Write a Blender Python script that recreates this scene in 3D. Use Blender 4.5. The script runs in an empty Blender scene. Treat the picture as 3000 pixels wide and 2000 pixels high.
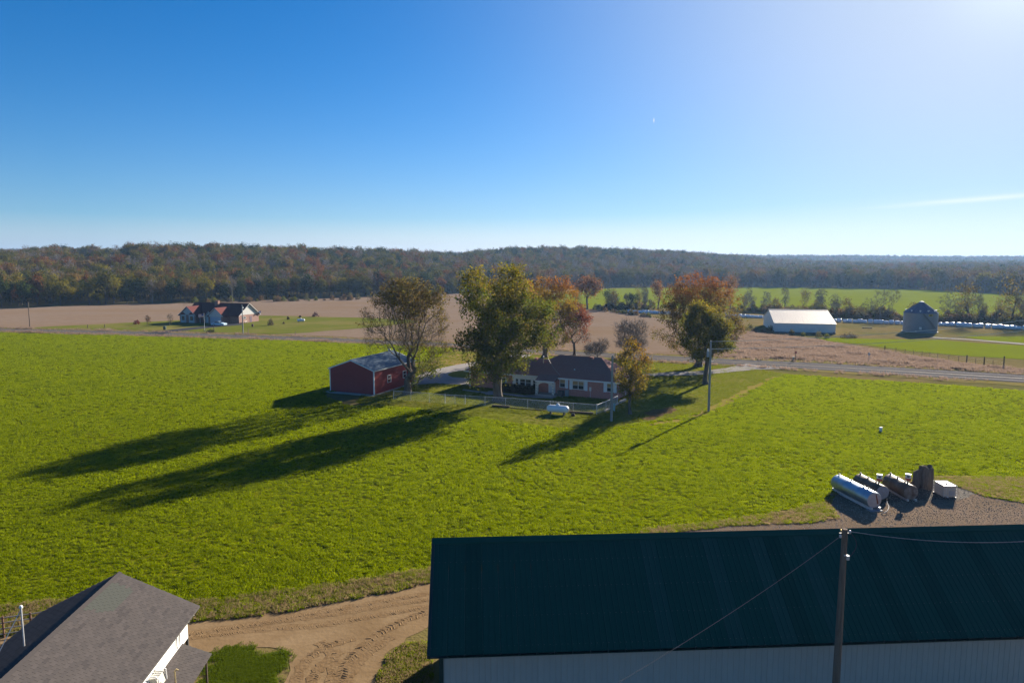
import bpy, bmesh, math, random
import numpy as np
from math import radians as R, sin, cos, pi
from mathutils import Vector, Matrix
from mathutils.geometry import tessellate_polygon
random.seed(7)
S = bpy.context.scene
COL = S.collection

# ------------------------------------------------------------------ camera
CAM_H = 20.0
PITCH = math.atan(230 / 2000)
cam = bpy.data.objects.new('camera', bpy.data.cameras.new('camera'))
COL.objects.link(cam); S.camera = cam
cam.location = (0, 0, CAM_H); cam.rotation_euler = (pi / 2 - PITCH, 0, 0)
cam.data.lens = 24; cam.data.sensor_width = 36; cam.data.clip_start = .5; cam.data.clip_end = 12000

# ------------------------------------------------------------------ sky, sun, exposure
SUN_EL, SUN_AZ = R(19.5), R(35.8)
SUN_DIR = Vector((sin(SUN_AZ) * cos(SUN_EL), cos(SUN_AZ) * cos(SUN_EL), sin(SUN_EL)))
W = bpy.data.worlds.new('World'); S.world = W; W.use_nodes = True
wn = W.node_tree; bg = wn.nodes['Background']
def WN(t, **k):
    n = wn.nodes.new(t)
    for a, b in k.items(): setattr(n, a, b)
    return n
def wmath(op, a, b=None, clamp=False):
    n = WN('ShaderNodeMath', operation=op, use_clamp=clamp)
    for i, v in enumerate((a, b)):
        if v is None: continue
        if isinstance(v, (int, float)): n.inputs[i].default_value = v
        else: wn.links.new(v, n.inputs[i])
    return n.outputs[0]
sky = WN('ShaderNodeTexSky', sky_type='NISHITA', sun_disc=False)
sky.sun_elevation = SUN_EL; sky.sun_rotation = SUN_AZ
sky.air_density = 1.0; sky.dust_density = 0.1; sky.ozone_density = 6.0; sky.altitude = 120
hs = WN('ShaderNodeHueSaturation'); hs.inputs['Saturation'].default_value = 2.1; hs.inputs['Hue'].default_value = .504; hs.inputs['Value'].default_value = .84
wn.links.new(sky.outputs[0], hs.inputs['Color'])
geo = WN('ShaderNodeTexCoord')
sep = WN('ShaderNodeSeparateXYZ'); wn.links.new(geo.outputs['Generated'], sep.inputs[0])
zc = wmath('MAXIMUM', sep.outputs[2], 0.0)
hz = wmath('POWER', 2.718, wmath('MULTIPLY', zc, -12.0))          # pale air near the horizon, all round
dotn = WN('ShaderNodeVectorMath', operation='DOT_PRODUCT'); wn.links.new(geo.outputs['Generated'], dotn.inputs[0])
dotn.inputs[1].default_value = SUN_DIR
dc = wmath('MAXIMUM', dotn.outputs['Value'], 0.0)
# pale air along the horizon, whiter on the sun's side, and the wide pale glow round the sun
side = wmath('MULTIPLY', wmath('SUBTRACT', dc, .38), 2.2, True)
hcol = WN('ShaderNodeMix', data_type='RGBA'); hcol.inputs[6].default_value = (3.4, 3.75, 4.6, 1); hcol.inputs[7].default_value = (5.9, 5.05, 4.9, 1)
wn.links.new(side, hcol.inputs[0])
mixh = WN('ShaderNodeMix', data_type='RGBA'); wn.links.new(hcol.outputs[2], mixh.inputs[7])
wn.links.new(wmath('MULTIPLY', hz, .97), mixh.inputs[0]); wn.links.new(hs.outputs[0], mixh.inputs[6])
glow = wmath('POWER', dc, 11.0)
mixg = WN('ShaderNodeMix', data_type='RGBA'); mixg.inputs[7].default_value = (4.5, 5.1, 6.0, 1)
wn.links.new(wmath('MULTIPLY', glow, .93), mixg.inputs[0]); wn.links.new(mixh.outputs[2], mixg.inputs[6])
addg = WN('ShaderNodeMix', data_type='RGBA', blend_type='ADD'); addg.inputs[0].default_value = 1
wn.links.new(mixg.outputs[2], addg.inputs[6])
gcol = WN('ShaderNodeVectorMath', operation='SCALE'); gcol.inputs[0].default_value = (1.0, 1.0, 1.0)
wn.links.new(wmath('MULTIPLY', wmath('POWER', dc, 400.0), 1.6), gcol.inputs['Scale']); wn.links.new(gcol.outputs[0], addg.inputs[7])
# thin cirrus streak low on the right, a short contrail above the middle
azn = wmath('ARCTAN2', sep.outputs[0], sep.outputs[1]); eln = wmath('ARCSINE', sep.outputs[2])
def streak(a0, e0, wa, we, slope):
    da = wmath('SUBTRACT', azn, a0)
    de = wmath('SUBTRACT', wmath('SUBTRACT', eln, e0), wmath('MULTIPLY', da, slope))
    q = wmath('ADD', wmath('POWER', wmath('ABSOLUTE', wmath('DIVIDE', da, wa)), 2.0), wmath('POWER', wmath('ABSOLUTE', wmath('DIVIDE', de, we)), 2.0))
    return wmath('POWER', 2.718, wmath('MULTIPLY', q, -1.0))
cn = WN('ShaderNodeTexNoise'); cn.inputs['Scale'].default_value = 9; cn.inputs['Detail'].default_value = 6
cmap = WN('ShaderNodeMapping'); cmap.inputs['Scale'].default_value = (1, 1, 14); wn.links.new(geo.outputs['Generated'], cmap.inputs[0]); wn.links.new(cmap.outputs[0], cn.inputs[0])
cl = wmath('ADD', wmath('MULTIPLY', streak(R(34.2), R(4.35), .085, .0030, .05), cn.outputs[0]), wmath('MULTIPLY', streak(R(11.4), R(11.15), .0008, .0024, 0), .8))
mixc = WN('ShaderNodeMix', data_type='RGBA'); mixc.inputs[7].default_value = (6.9, 6.9, 7.0, 1)
wn.links.new(cl, mixc.inputs[0]); wn.links.new(addg.outputs[2], mixc.inputs[6])
wn.links.new(mixc.outputs[2], bg.inputs[0]); bg.inputs[1].default_value = .05

sl = bpy.data.lights.new('sun', 'SUN'); sun = bpy.data.objects.new('sun', sl); COL.objects.link(sun)
sl.energy = 5.0; sl.angle = R(.53); sl.color = (1, .90, .76)
sun.rotation_euler = SUN_DIR.to_track_quat('Z', 'Y').to_euler(); sun.location = (60, 80, 60)
S.view_settings.view_transform = 'Standard'; S.view_settings.look = 'None'
S.view_settings.exposure = 1.6; S.view_settings.gamma = 1; S.view_settings.use_curve_mapping = False
S.cycles.max_bounces = 8; S.cycles.diffuse_bounces = 3; S.cycles.transmission_bounces = 6; S.cycles.volume_bounces = 0
S.cycles.caustics_reflective = False; S.cycles.caustics_refractive = False
S.cycles.use_denoising = True; S.cycles.denoiser = 'OPENIMAGEDENOISE'; S.cycles.denoising_input_passes = 'RGB_ALBEDO_NORMAL'; S.cycles.denoising_prefilter = 'NONE'; S.cycles.use_adaptive_sampling = False

# ------------------------------------------------------------------ helpers
def ray(px, py):
    a = (px - 1500) / 2000; b = (1000 - py) / 2000
    return Vector((a, cos(PITCH) + b * sin(PITCH), -sin(PITCH) + b * cos(PITCH)))
def P(px, py, z=0.0):                     # the spot at height z that lies in this direction
    d = ray(px, py); t = (z - CAM_H) / d.z
    return Vector((d.x * t, d.y * t, z))
def PY(px, py, Y):                        # the spot at distance Y in this direction
    d = ray(px, py); t = Y / d.y
    return Vector((d.x * t, Y, CAM_H + d.z * t))

def tag(o, label, cat, group=None, kind=None):
    o['label'] = label; o['category'] = cat
    if group: o['group'] = group
    if kind: o['kind'] = kind
    return o
def thing(name, label, cat, loc=(0, 0, 0), rz=0.0, group=None):
    o = bpy.data.objects.new(name, None); COL.objects.link(o)
    o.location = loc; o.rotation_euler = (0, 0, rz); o.empty_display_size = .3
    return tag(o, label, cat, group)
def children(o): return [c for c in KIDS.get(o.name, [])]
KIDS = {}
def link(o, parent=None):
    COL.objects.link(o)
    if parent is not None:
        o.parent = parent; KIDS.setdefault(parent.name, []).append(o)
    return o
def copy_tree(o, parent=None, label=None):
    c = o.copy(); link(c, parent)
    if label: c['label'] = label
    for k in children(o): copy_tree(k, c)
    return c
def np_mesh(name, V, F, mats, smooth=False, mi=None):
    """V (N,3); F (M,k) one face size"""
    me = bpy.data.meshes.new(name)
    V = np.asarray(V, np.float32); F = np.asarray(F, np.int32)
    me.vertices.add(len(V)); me.vertices.foreach_set('co', V.ravel())
    k = F.shape[1]; me.loops.add(F.size); me.loops.foreach_set('vertex_index', F.ravel())
    me.polygons.add(len(F)); me.polygons.foreach_set('loop_start', np.arange(0, F.size, k, dtype=np.int32))
    me.polygons.foreach_set('loop_total', np.full(len(F), k, np.int32))
    for m in (mats if isinstance(mats, (list, tuple)) else [mats]): me.materials.append(m)
    if mi is not None: me.polygons.foreach_set('material_index', np.asarray(mi, np.int32))
    if smooth: me.polygons.foreach_set('use_smooth', np.ones(len(F), bool))
    me.update(calc_edges=True)
    return me
class MB:
    def __init__(s): s.v = []; s.f = []; s.m = []; s.cur = 0
    def add(s, vs, fs):
        b = len(s.v); s.v += [tuple(v) for v in vs]; s.f += [tuple(i + b for i in f) for f in fs]; s.m += [s.cur] * len(fs); return s
    def box(s, x0, x1, y0, y1, z0, z1):
        return s.add([(x0, y0, z0), (x1, y0, z0), (x1, y1, z0), (x0, y1, z0), (x0, y0, z1), (x1, y0, z1), (x1, y1, z1), (x0, y1, z1)],
                     [(0, 3, 2, 1), (4, 5, 6, 7), (0, 1, 5, 4), (1, 2, 6, 5), (2, 3, 7, 6), (3, 0, 4, 7)])
    def hexa(s, q):                        # eight corners, bottom four then top four
        return s.add(q, [(0, 3, 2, 1), (4, 5, 6, 7), (0, 1, 5, 4), (1, 2, 6, 5), (2, 3, 7, 6), (3, 0, 4, 7)])
    def slab(s, q, n, t):                  # quad q pushed back along n by t
        q = [Vector(a) for a in q]; n = Vector(n).normalized() * t
        return s.hexa([a - n for a in q] + q)
    def bar(s, a, b, w, h=None):
        a = Vector(a); b = Vector(b); d = (b - a).normalized(); h = h or w
        x = d.cross(Vector((0, 0, 1)))
        if x.length < 1e-3: x = Vector((1, 0, 0))
        x.normalize(); y = x.cross(d); x *= w / 2; y *= h / 2
        return s.hexa([a - x - y, a + x - y, a + x + y, a - x + y, b - x - y, b + x - y, b + x + y, b - x + y])
    def tube(s, pts, r, n=8, cap=True):
        pts = [Vector(p) for p in pts]; rs = r if isinstance(r, (list, tuple)) else [r] * len(pts)
        vs = []; fs = []; prev = None
        for i, p in enumerate(pts):
            d = (pts[min(i + 1, len(pts) - 1)] - pts[max(i - 1, 0)]).normalized()
            if prev is None:
                x = d.cross(Vector((0, 0, 1)))
                if x.length < 1e-3: x = Vector((1, 0, 0))
            else: x = prev - d * prev.dot(d)
            x.normalize(); prev = x; y = d.cross(x)
            for k in range(n):
                a = 2 * pi * k / n; vs.append(p + (x * cos(a) + y * sin(a)) * rs[i])
        for i in range(len(pts) - 1):
            for k in range(n):
                fs.append((i * n + k, i * n + (k + 1) % n, (i + 1) * n + (k + 1) % n, (i + 1) * n + k))
        if cap: fs += [tuple(range(n))[::-1], tuple(range((len(pts) - 1) * n, len(pts) * n))]
        return s.add(vs, fs)
    def lathe(s, prof, n=16, M=None):      # (r, z) profile about z, moved by M
        vs = []; fs = []
        for r, z in prof:
            for k in range(n):
                a = 2 * pi * k / n; v = Vector((r * cos(a), r * sin(a), z)); vs.append(M @ v if M else v)
        for i in range(len(prof) - 1):
            for k in range(n): fs.append((i * n + k, i * n + (k + 1) % n, (i + 1) * n + (k + 1) % n, (i + 1) * n + k))
        fs += [tuple(range(n))[::-1], tuple(range((len(prof) - 1) * n, len(prof) * n))]
        return s.add(vs, fs)
    def prism(s, poly, axis, a0, a1):      # poly of 2D points in the plane across axis ('x' or 'y'), from a0 to a1
        n = len(poly); mk = (lambda p, a: (a, p[0], p[1])) if axis == 'x' else ((lambda p, a: (p[0], a, p[1])) if axis == 'y' else (lambda p, a: (p[0], p[1], a)))
        vs = [mk(p, a0) for p in poly] + [mk(p, a1) for p in poly]
        return s.add(vs, [tuple(range(n))[::-1], tuple(range(n, 2 * n))] + [(i, (i + 1) % n, n + (i + 1) % n, n + i) for i in range(n)])
    def mesh(s, name, mats, smooth=False):
        me = bpy.data.meshes.new(name); me.from_pydata(s.v, [], s.f)
        for m in (mats if isinstance(mats, (list, tuple)) else [mats]): me.materials.append(m)
        me.polygons.foreach_set('material_index', s.m)
        bm = bmesh.new(); bm.from_mesh(me); bmesh.ops.recalc_face_normals(bm, faces=bm.faces); bm.to_mesh(me); bm.free()
        if smooth:
            me.polygons.foreach_set('use_smooth', [True] * len(me.polygons)); me.set_sharp_from_angle(angle=R(40))
        me.update(); return me
    def build(s, name, mats, parent=None, smooth=False, loc=None, rz=0):
        o = bpy.data.objects.new(name, s.mesh(name, mats, smooth)); link(o, parent)
        if loc is not None: o.location = loc
        if rz: o.rotation_euler.z = rz
        return o
def put(name, me, parent=None, M=None):
    o = bpy.data.objects.new(name, me); link(o, parent)
    if M is not None: o.matrix_local = M
    return o

# ------------------------------------------------------------------ materials
MATS = {}
def mat(name, c, c2=None, scale=3.0, rough=.8, metal=0.0, bump=0.0, bscale=None, spec=.35, transl=0.0, attr=None, big=None, stretch=None, detail=5.0):
    if name in MATS: return MATS[name]
    m = bpy.data.materials.new(name); m.use_nodes = True; nt = m.node_tree; N = nt.nodes; L = nt.links
    b = N['Principled BSDF']; out = N['Material Output']
    b.inputs['Roughness'].default_value = rough; b.inputs['Metallic'].default_value = metal; b.inputs['Specular IOR Level'].default_value = spec
    tc = N.new('ShaderNodeTexCoord'); src = tc.outputs['Object']
    if stretch:
        mp = N.new('ShaderNodeMapping'); mp.inputs['Scale'].default_value = stretch; L.new(src, mp.inputs[0]); src = mp.outputs[0]
    nz = N.new('ShaderNodeTexNoise'); nz.inputs['Scale'].default_value = scale; nz.inputs['Detail'].default_value = detail; nz.inputs['Roughness'].default_value = .65
    L.new(src, nz.inputs[0])
    c2 = c2 or tuple(min(1, k * 1.25) for k in c)
    rp = N.new('ShaderNodeValToRGB'); rp.color_ramp.elements[0].position = .33; rp.color_ramp.elements[1].position = .67
    rp.color_ramp.elements[0].color = (*c, 1); rp.color_ramp.elements[1].color = (*c2, 1)
    L.new(nz.outputs[0], rp.inputs[0]); col = rp.outputs[0]
    if big:                                # (scale, colour, amount): broad patches of another colour
        n2 = N.new('ShaderNodeTexNoise'); n2.inputs['Scale'].default_value = big[0]; n2.inputs['Detail'].default_value = 4; L.new(src, n2.inputs[0])
        r2 = N.new('ShaderNodeValToRGB'); r2.color_ramp.elements[0].position = .45; r2.color_ramp.elements[1].position = .7
        r2.color_ramp.elements[1].color = (big[2],) * 3 + (1,)
        L.new(n2.outputs[0], r2.inputs[0])
        mx = N.new('ShaderNodeMix'); mx.data_type = 'RGBA'; mx.inputs[7].default_value = (*big[1], 1)
        L.new(r2.outputs[0], mx.inputs[0]); L.new(col, mx.inputs[6]); col = mx.outputs[2]
    if attr:
        at = N.new('ShaderNodeAttribute'); at.attribute_name = attr
        mx = N.new('ShaderNodeMix'); mx.data_type = 'RGBA'; mx.blend_type = 'MULTIPLY'; mx.inputs[0].default_value = 1
        L.new(at.outputs['Color'], mx.inputs[6]); L.new(col, mx.inputs[7]); col = mx.outputs[2]
    L.new(col, b.inputs['Base Color'])
    if bump:
        nb = N.new('ShaderNodeTexNoise'); nb.inputs['Scale'].default_value = bscale or scale * 4; nb.inputs['Detail'].default_value = 4; L.new(src, nb.inputs[0])
        bp = N.new('ShaderNodeBump'); bp.inputs['Strength'].default_value = bump; bp.inputs['Distance'].default_value = .1
        L.new(nb.outputs[0], bp.inputs['Height']); L.new(bp.outputs[0], b.inputs['Normal'])
    if transl:
        tr = N.new('ShaderNodeBsdfTranslucent'); L.new(col, tr.inputs['Color'])
        ms = N.new('ShaderNodeMixShader'); ms.inputs[0].default_value = transl
        L.new(b.outputs[0], ms.inputs[1]); L.new(tr.outputs[0], ms.inputs[2]); L.new(ms.outputs[0], out.inputs[0])
    MATS[name] = m; return m
def brick_mat(name, c1, c2, mortar, w=.22, h=.075, size=.008):
    if name in MATS: return MATS[name]
    m = mat(name, c1); nt = m.node_tree; N = nt.nodes; L = nt.links
    tc = N['Texture Coordinate']; sx = N.new('ShaderNodeSeparateXYZ'); L.new(tc.outputs['Object'], sx.inputs[0])
    ad = N.new('ShaderNodeMath'); ad.operation = 'ADD'; L.new(sx.outputs[0], ad.inputs[0]); L.new(sx.outputs[1], ad.inputs[1])
    cb = N.new('ShaderNodeCombineXYZ'); L.new(ad.outputs[0], cb.inputs[0]); L.new(sx.outputs[2], cb.inputs[1])
    bt = N.new('ShaderNodeTexBrick'); L.new(cb.outputs[0], bt.inputs['Vector'])
    bt.inputs['Scale'].default_value = 1; bt.inputs['Brick Width'].default_value = w; bt.inputs['Row Height'].default_value = h; bt.inputs['Mortar Size'].default_value = size
    bt.inputs['Color1'].default_value = (*c1, 1); bt.inputs['Color2'].default_value = (*c2, 1); bt.inputs['Mortar'].default_value = (*mortar, 1)
    L.new(bt.outputs[0], N['Principled BSDF'].inputs['Base Color'])
    return m
def glass_mat():
    m = mat('window_glass', (.02, .025, .03), (.03, .035, .04), rough=.06, spec=.8); return m

# ------------------------------------------------------------------ the lie of the land
def interp(px, pts):
    xs = [p[0] for p in pts]; ys = [p[1] for p in pts]; return np.interp(px, xs, ys)
WOOD_EDGE = [(-2500, 250), (-900, 275), (0, 303), (319, 330), (638, 353), (960, 395), (1150, 415), (1330, 440), (1690, 540), (1900, 572), (2196, 570), (2674, 525), (2942, 440), (3400, 430), (6000, 430)]
RIDGE_D = [(-900, 620), (0, 640), (150, 700), (300, 700), (400, 640), (900, 660), (1150, 750), (1350, 800), (1600, 900), (2000, 980), (2250, 1150), (3000, 1200)]
RIDGE_Z = [(-900, 17), (0, 17), (160, 22), (300, 22.5), (345, 22.5), (600, 22), (900, 21), (1150, 21), (1350, 16), (1480, 23), (1650, 25), (2000, 24), (2140, 18), (2300, 11), (2600, 6), (4000, 5)]
FAR_Z = [(-900, 46), (0, 45), (200, 46), (355, 40), (600, 44), (1500, 33), (2200, 27), (3000, 22), (4000, 20)]
def sstep(t): t = np.clip(t, 0, 1); return t * t * (3 - 2 * t)
def terrain(x, y):
    x = np.asarray(x, float); y = np.asarray(y, float)
    yy = np.maximum(y, 40.0); q = np.clip(x / yy * 2000 + 1500, -2400, 5900)
    e = interp(q, WOOD_EDGE) + 15; rd = interp(q, RIDGE_D); rz = interp(q, RIDGE_Z); fz = interp(q, FAR_Z)
    z = rz * sstep((y - e) / (rd - e))
    back = sstep((y - rd) / 250.0); z = z * (1 - .45 * back)
    z = z + (fz - z) * sstep((y - 1350) / 850.0)
    roll = 2.2 * np.sin(x * .011 + 1.3) * np.sin(y * .009) * sstep((y - e - 30) / 200)
    return np.where(y < 200, 0.0, z + roll)

def struct(o): o['kind'] = 'structure'; return o
xs = np.concatenate([np.arange(-3600, -900, 60), np.arange(-900, 900, 15), np.arange(900, 3601, 60)])
ys = np.concatenate([[-400, -100, 0, 60, 120, 180], np.arange(230, 1150, 14), np.arange(1150, 2500, 45), np.arange(2500, 3601, 150)])
gx, gy = np.meshgrid(xs, ys); gz = terrain(gx, gy); nx, ny = len(xs), len(ys)
idx = np.arange(nx * ny).reshape(ny, nx)
gf = np.stack([idx[:-1, :-1], idx[:-1, 1:], idx[1:, 1:], idx[1:, :-1]], -1).reshape(-1, 4)
m_ground = mat('rough_ground', (.125, .10, .036), (.19, .14, .058), scale=.35, rough=1, bump=.5, bscale=6, spec=0, big=(.05, (.085, .10, .022), .7))
struct(link(bpy.data.objects.new('ground', np_mesh('ground', np.stack([gx, gy, gz], -1).reshape(-1, 3), gf, m_ground, smooth=True))))

rng = np.random.default_rng(11)
POLY = {}
def outline(pts, jit, step):
    """picture outline -> ground outline, with extra uneven points"""
    w = [P(*p) for p in pts]; out = []
    for i, a in enumerate(w):
        b = w[(i + 1) % len(w)]; d = (b - a).length
        far = max(1.0, a.length / 90); n = max(1, min(60, int(d / (step * far))))
        t = (b - a).normalized(); nrm = Vector((-t.y, t.x, 0))
        for k in range(n):
            q = a.lerp(b, k / n)
            if k and jit: q = q + nrm * (rng.normal() * jit * far)
            out.append(q)
    return out
def sheet(name, pts, z, m, jit=.25, step=1.6, world=False):
    w = [Vector((p[0], p[1], 0)) for p in pts] if world else outline(pts, jit, step)
    POLY[name] = np.array([(p.x, p.y) for p in w])
    q = [Vector((p.x, p.y, 0)) for p in w]
    tris = tessellate_polygon([q])
    o = MB(); o.v = [(p.x, p.y, z) for p in q]; o.f = [tuple(t) for t in tris]; o.m = [0] * len(tris)
    ob = o.build(name, m)
    if ob.data.polygons and sum(p.normal.z for p in ob.data.polygons) < 0: ob.data.flip_normals()
    return struct(ob)
def inside(poly, x, y):
    x = np.asarray(x); y = np.asarray(y); r = np.zeros(x.shape, bool); px, py = poly[:, 0], poly[:, 1]; j = len(poly) - 1
    for i in range(len(poly)):
        c = ((py[i] > y) != (py[j] > y)) & (x < (px[j] - px[i]) * (y - py[i]) / (py[j] - py[i] + 1e-12) + px[i]); r ^= c; j = i
    return r

m_crop = mat('winter_crop', (.085, .098, .004), (.118, .132, .004), scale=.9, rough=.95, bump=.9, bscale=5, spec=0, big=(.05, (.155, .15, .002), .5))
m_lawn = mat('mown_lawn', (.115, .13, .012), (.15, .155, .018), scale=.8, rough=1, bump=.4, bscale=7, spec=0, big=(.16, (.185, .14, .045), .55))
m_tan = mat('stubble', (.175, .126, .088), (.218, .16, .116), scale=.25, rough=1, bump=.6, bscale=2.0, spec=0, big=(.018, (.185, .120, .066), .75), stretch=(1, 2.2, 1))
m_dry = mat('dry_grass', (.22, .15, .055), (.30, .20, .085), scale=.5, rough=1, bump=.6, bscale=5, spec=0, big=(.12, (.14, .13, .03), .6))
m_pasture = mat('far_pasture', (.125, .15, .004), (.15, .175, .005), scale=.05, rough=1, bump=.3, bscale=.6, spec=0)
m_lawn2 = mat('farm_lawn', (.095, .11, .014), (.125, .13, .022), scale=.25, rough=1, bump=.4, bscale=3, spec=0, big=(.05, (.19, .15, .055), .7))
m_road = mat('asphalt', (.098, .089, .086), (.115, .105, .10), scale=.5, rough=1, spec=0, bump=.15, bscale=9, big=(.08, (.08, .072, .07), .6))
m_conc = mat('concrete', (.25, .23, .215), (.31, .285, .26), scale=.7, rough=.9, bump=.15, bscale=8, spec=0, big=(.25, (.21, .19, .175), .6))
m_black = mat('dark_asphalt', (.045, .045, .05), (.06, .06, .065), scale=.7, rough=.9, spec=0)
m_dirt = mat('dirt', (.195, .128, .066), (.245, .168, .092), scale=.45, rough=1, bump=.22, bscale=4, spec=0, big=(.16, (.165, .105, .052), .6))
m_gravel = mat('gravel', (.15, .108, .076), (.215, .16, .115), scale=2.2, rough=1, bump=1.0, bscale=14, spec=0, big=(.15, (.15, .11, .07), .8))
m_mud = mat('oily_soil', (.045, .036, .026), (.09, .07, .05), scale=.9, rough=1, bump=.8, bscale=8, spec=.2)
m_yellow = mat('road_paint_yellow', (.26, .20, .09), (.16, .13, .09), scale=1.2, rough=.8)
m_white_line = mat('road_paint_white', (.14, .13, .12), (.10, .092, .088), scale=1.2, rough=.8)

sheet('yard_lawn', [(1040, 1178), (1130, 1112), (1190, 1078), (1240, 1062), (1330, 1026), (1600, 1042), (1920, 1062), (2187, 1076), (2320, 1096), (2240, 1134), (2060, 1216), (1760, 1266), (1560, 1262), (1400, 1240), (1150, 1204)], .012, m_lawn, .3)
sheet('dry_grass', [(1278, 1052), (1330, 1034), (1420, 1032), (1500, 1040), (1700, 1052), (1690, 1060), (1500, 1058), (1350, 1068), (1290, 1082), (1225, 1092)], .018, m_dry, .35)
sheet('green_field', [(-1500, 962), (-900, 958), (0, 975), (375, 985), (750, 996), (1100, 1009), (1335, 1022), (1285, 1046), (1230, 1060), (1180, 1074), (1130, 1108), (1060, 1140), (955, 1152), (960, 1166), (1010, 1186), (1110, 1190), (1200, 1196), (1300, 1206), (1400, 1224), (1500, 1240), (1620, 1252), (1760, 1254), (1850, 1244), (1950, 1228), (2055, 1208), (2130, 1176), (2200, 1142), (2250, 1116), (2310, 1098), (2400, 1102), (2600, 1116), (3000, 1146), (3900, 1205),
      (4100, 1340), (3000, 1408), (2880, 1408), (2780, 1398), (2700, 1396), (2600, 1400), (2480, 1436), (2420, 1470), (2300, 1502), (2100, 1532), (1900, 1556), (1700, 1600), (1400, 1642), (1258, 1668), (1000, 1712), (800, 1738), (600, 1766), (400, 1772), (150, 1764), (0, 1782), (-500, 1810), (-1500, 1860)], .024, m_crop, .22, 1.2)
TAN = [(-1800, 925), (-900, 916), (0, 903.5), (319, 892.5), (638, 884.5), (960, 872.5), (1150, 867), (1330, 860), (1450, 862), (1620, 900), (1700, 907), (1780, 911), (1860, 917), (1920, 931), (2000, 951), (2161, 969), (2368, 990), (2521, 1016), (2674, 1043), (2827, 1066), (2760, 1071), (2600, 1062), (2400, 1053), (2187, 1048), (1920, 1035), (1572, 1019), (1311, 1000), (930, 983), (750, 977), (0, 958), (-900, 942), (-1800, 932)]
sheet('stubble_field', TAN, .03, m_tan, .3, 3)
sheet('farm_lawn', [(40, 962), (191, 954.5), (351, 946.5), (542, 937.5), (640, 926), (786, 925), (930, 928), (1060, 931), (1200, 937), (1235, 944), (1110, 957), (1003, 966), (900, 975), (800, 979), (600, 973.5), (300, 965), (100, 962.5)], .06, m_lawn2, .3, 2.5)
sheet('road_verge', [(-900, 947), (0, 961), (375, 968), (750, 980), (930, 986), (1311, 1002), (1572, 1022), (1920, 1038), (2187, 1050), (2400, 1057), (3000, 1090), (3900, 1140), (3900, 1192), (3000, 1132), (2400, 1090), (2187, 1076), (1920, 1061), (1572, 1041), (1311, 1020), (930, 1002), (750, 996.5), (0, 974), (-900, 957)], .045, mat('verge_grass', (.15, .135, .035), (.21, .16, .06), scale=.4, rough=1, bump=.5, bscale=4, spec=0, big=(.07, (.10, .115, .022), .7)), .25, 3)
UP = [(-900, 948), (0, 963.5), (375, 971), (750, 983), (930, 989), (1311, 1006), (1572, 1026), (1920, 1041), (2187, 1055), (2400, 1064), (3000, 1098), (3900, 1150)]
LO = [(-900, 953), (0, 969), (375, 979), (750, 992), (930, 998), (1311, 1016), (1572, 1036), (1920, 1056), (2187, 1071), (2400, 1084), (3000, 1122), (3900, 1178)]
sheet('road', UP + LO[::-1], .075, m_road, 0, 3)
def smooth_line(pts, n=14):
    pts = [Vector(p) for p in pts]; out = []
    for i in range(len(pts) - 1):
        p0 = pts[max(i - 1, 0)]; p1 = pts[i]; p2 = pts[i + 1]; p3 = pts[min(i + 2, len(pts) - 1)]
        for k in range(n):
            t = k / n; out.append(.5 * ((2 * p1) + (-p0 + p2) * t + (2 * p0 - 5 * p1 + 4 * p2 - p3) * t * t + (-p0 + 3 * p1 - 3 * p2 + p3) * t ** 3))
    return out + [pts[-1]]
mid = smooth_line([(P(*a) + P(*b)) / 2 for a, b in zip(UP, LO)])
def stripe(name, off, w, m, z):
    b = MB(); n = len(mid); L_ = []
    for i, p in enumerate(mid):
        d = (mid[min(i + 1, n - 1)] - mid[max(i - 1, 0)]).normalized(); q = Vector((-d.y, d.x, 0))
        L_.append((p + q * (off - w / 2), p + q * (off + w / 2)))
    for i in range(n - 1):
        b.add([(*L_[i][0].xy, z), (*L_[i][1].xy, z), (*L_[i + 1][1].xy, z), (*L_[i + 1][0].xy, z)], [(0, 1, 2, 3)])
    o = b.build(name, m); struct(o)
    if o.data.polygons[0].normal.z < 0: o.data.flip_normals()
stripe('road_centre_line', .12, .11, m_yellow, .082); stripe('road_centre_line', -.12, .11, m_yellow, .082)
stripe('road_edge_line', 3.0, .12, m_white_line, .082); stripe('road_edge_line', -3.0, .12, m_white_line, .082)
# worn, paler wheel lanes
m_lane = mat('polished_asphalt', (.108, .098, .094), (.100, .091, .088), scale=.6, rough=1, spec=0)
for off in (-2.2, -.95, .95, 2.2): stripe('road_wheel_lane', off, .55, m_lane, .079)

sheet('driveway', [(2187, 1066), (2260, 1076), (2330, 1081), (2217, 1083), (2156, 1089), (2083, 1096), (2034, 1100), (1911, 1102), (1820, 1101), (1740, 1094), (1740, 1090), (1820, 1096), (1890, 1096.5), (1957, 1091), (2034, 1088.5), (2083, 1085), (2125, 1079)], .085, m_conc, .05, 2)
sheet('driveway', [(1209, 1122), (1223, 1104), (1241, 1090), (1282, 1081), (1326, 1071), (1355, 1066), (1450, 1052), (1500, 1037), (1560, 1040), (1500, 1062), (1420, 1080), (1396, 1100), (1380, 1122), (1370, 1128), (1276, 1123), (1209, 1128)], .050, m_conc, .04, 2)
sheet('lawn_island', [(1311, 1097), (1325, 1090), (1355, 1086), (1395, 1086), (1392, 1104), (1365, 1108), (1325, 1105)], .056, m_lawn, .06, 1)
sheet('garden_path', [(1355, 1140), (1425, 1148.5), (1430, 1146), (1453, 1146), (1471, 1151), (1537, 1157.5), (1585, 1156), (1640, 1160), (1620, 1167), (1575, 1166), (1520, 1162.5), (1471, 1155), (1453, 1155.5), (1425, 1157), (1418, 1152.5), (1355, 1143.5)], .030, m_conc, .03, 1.5)
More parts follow.
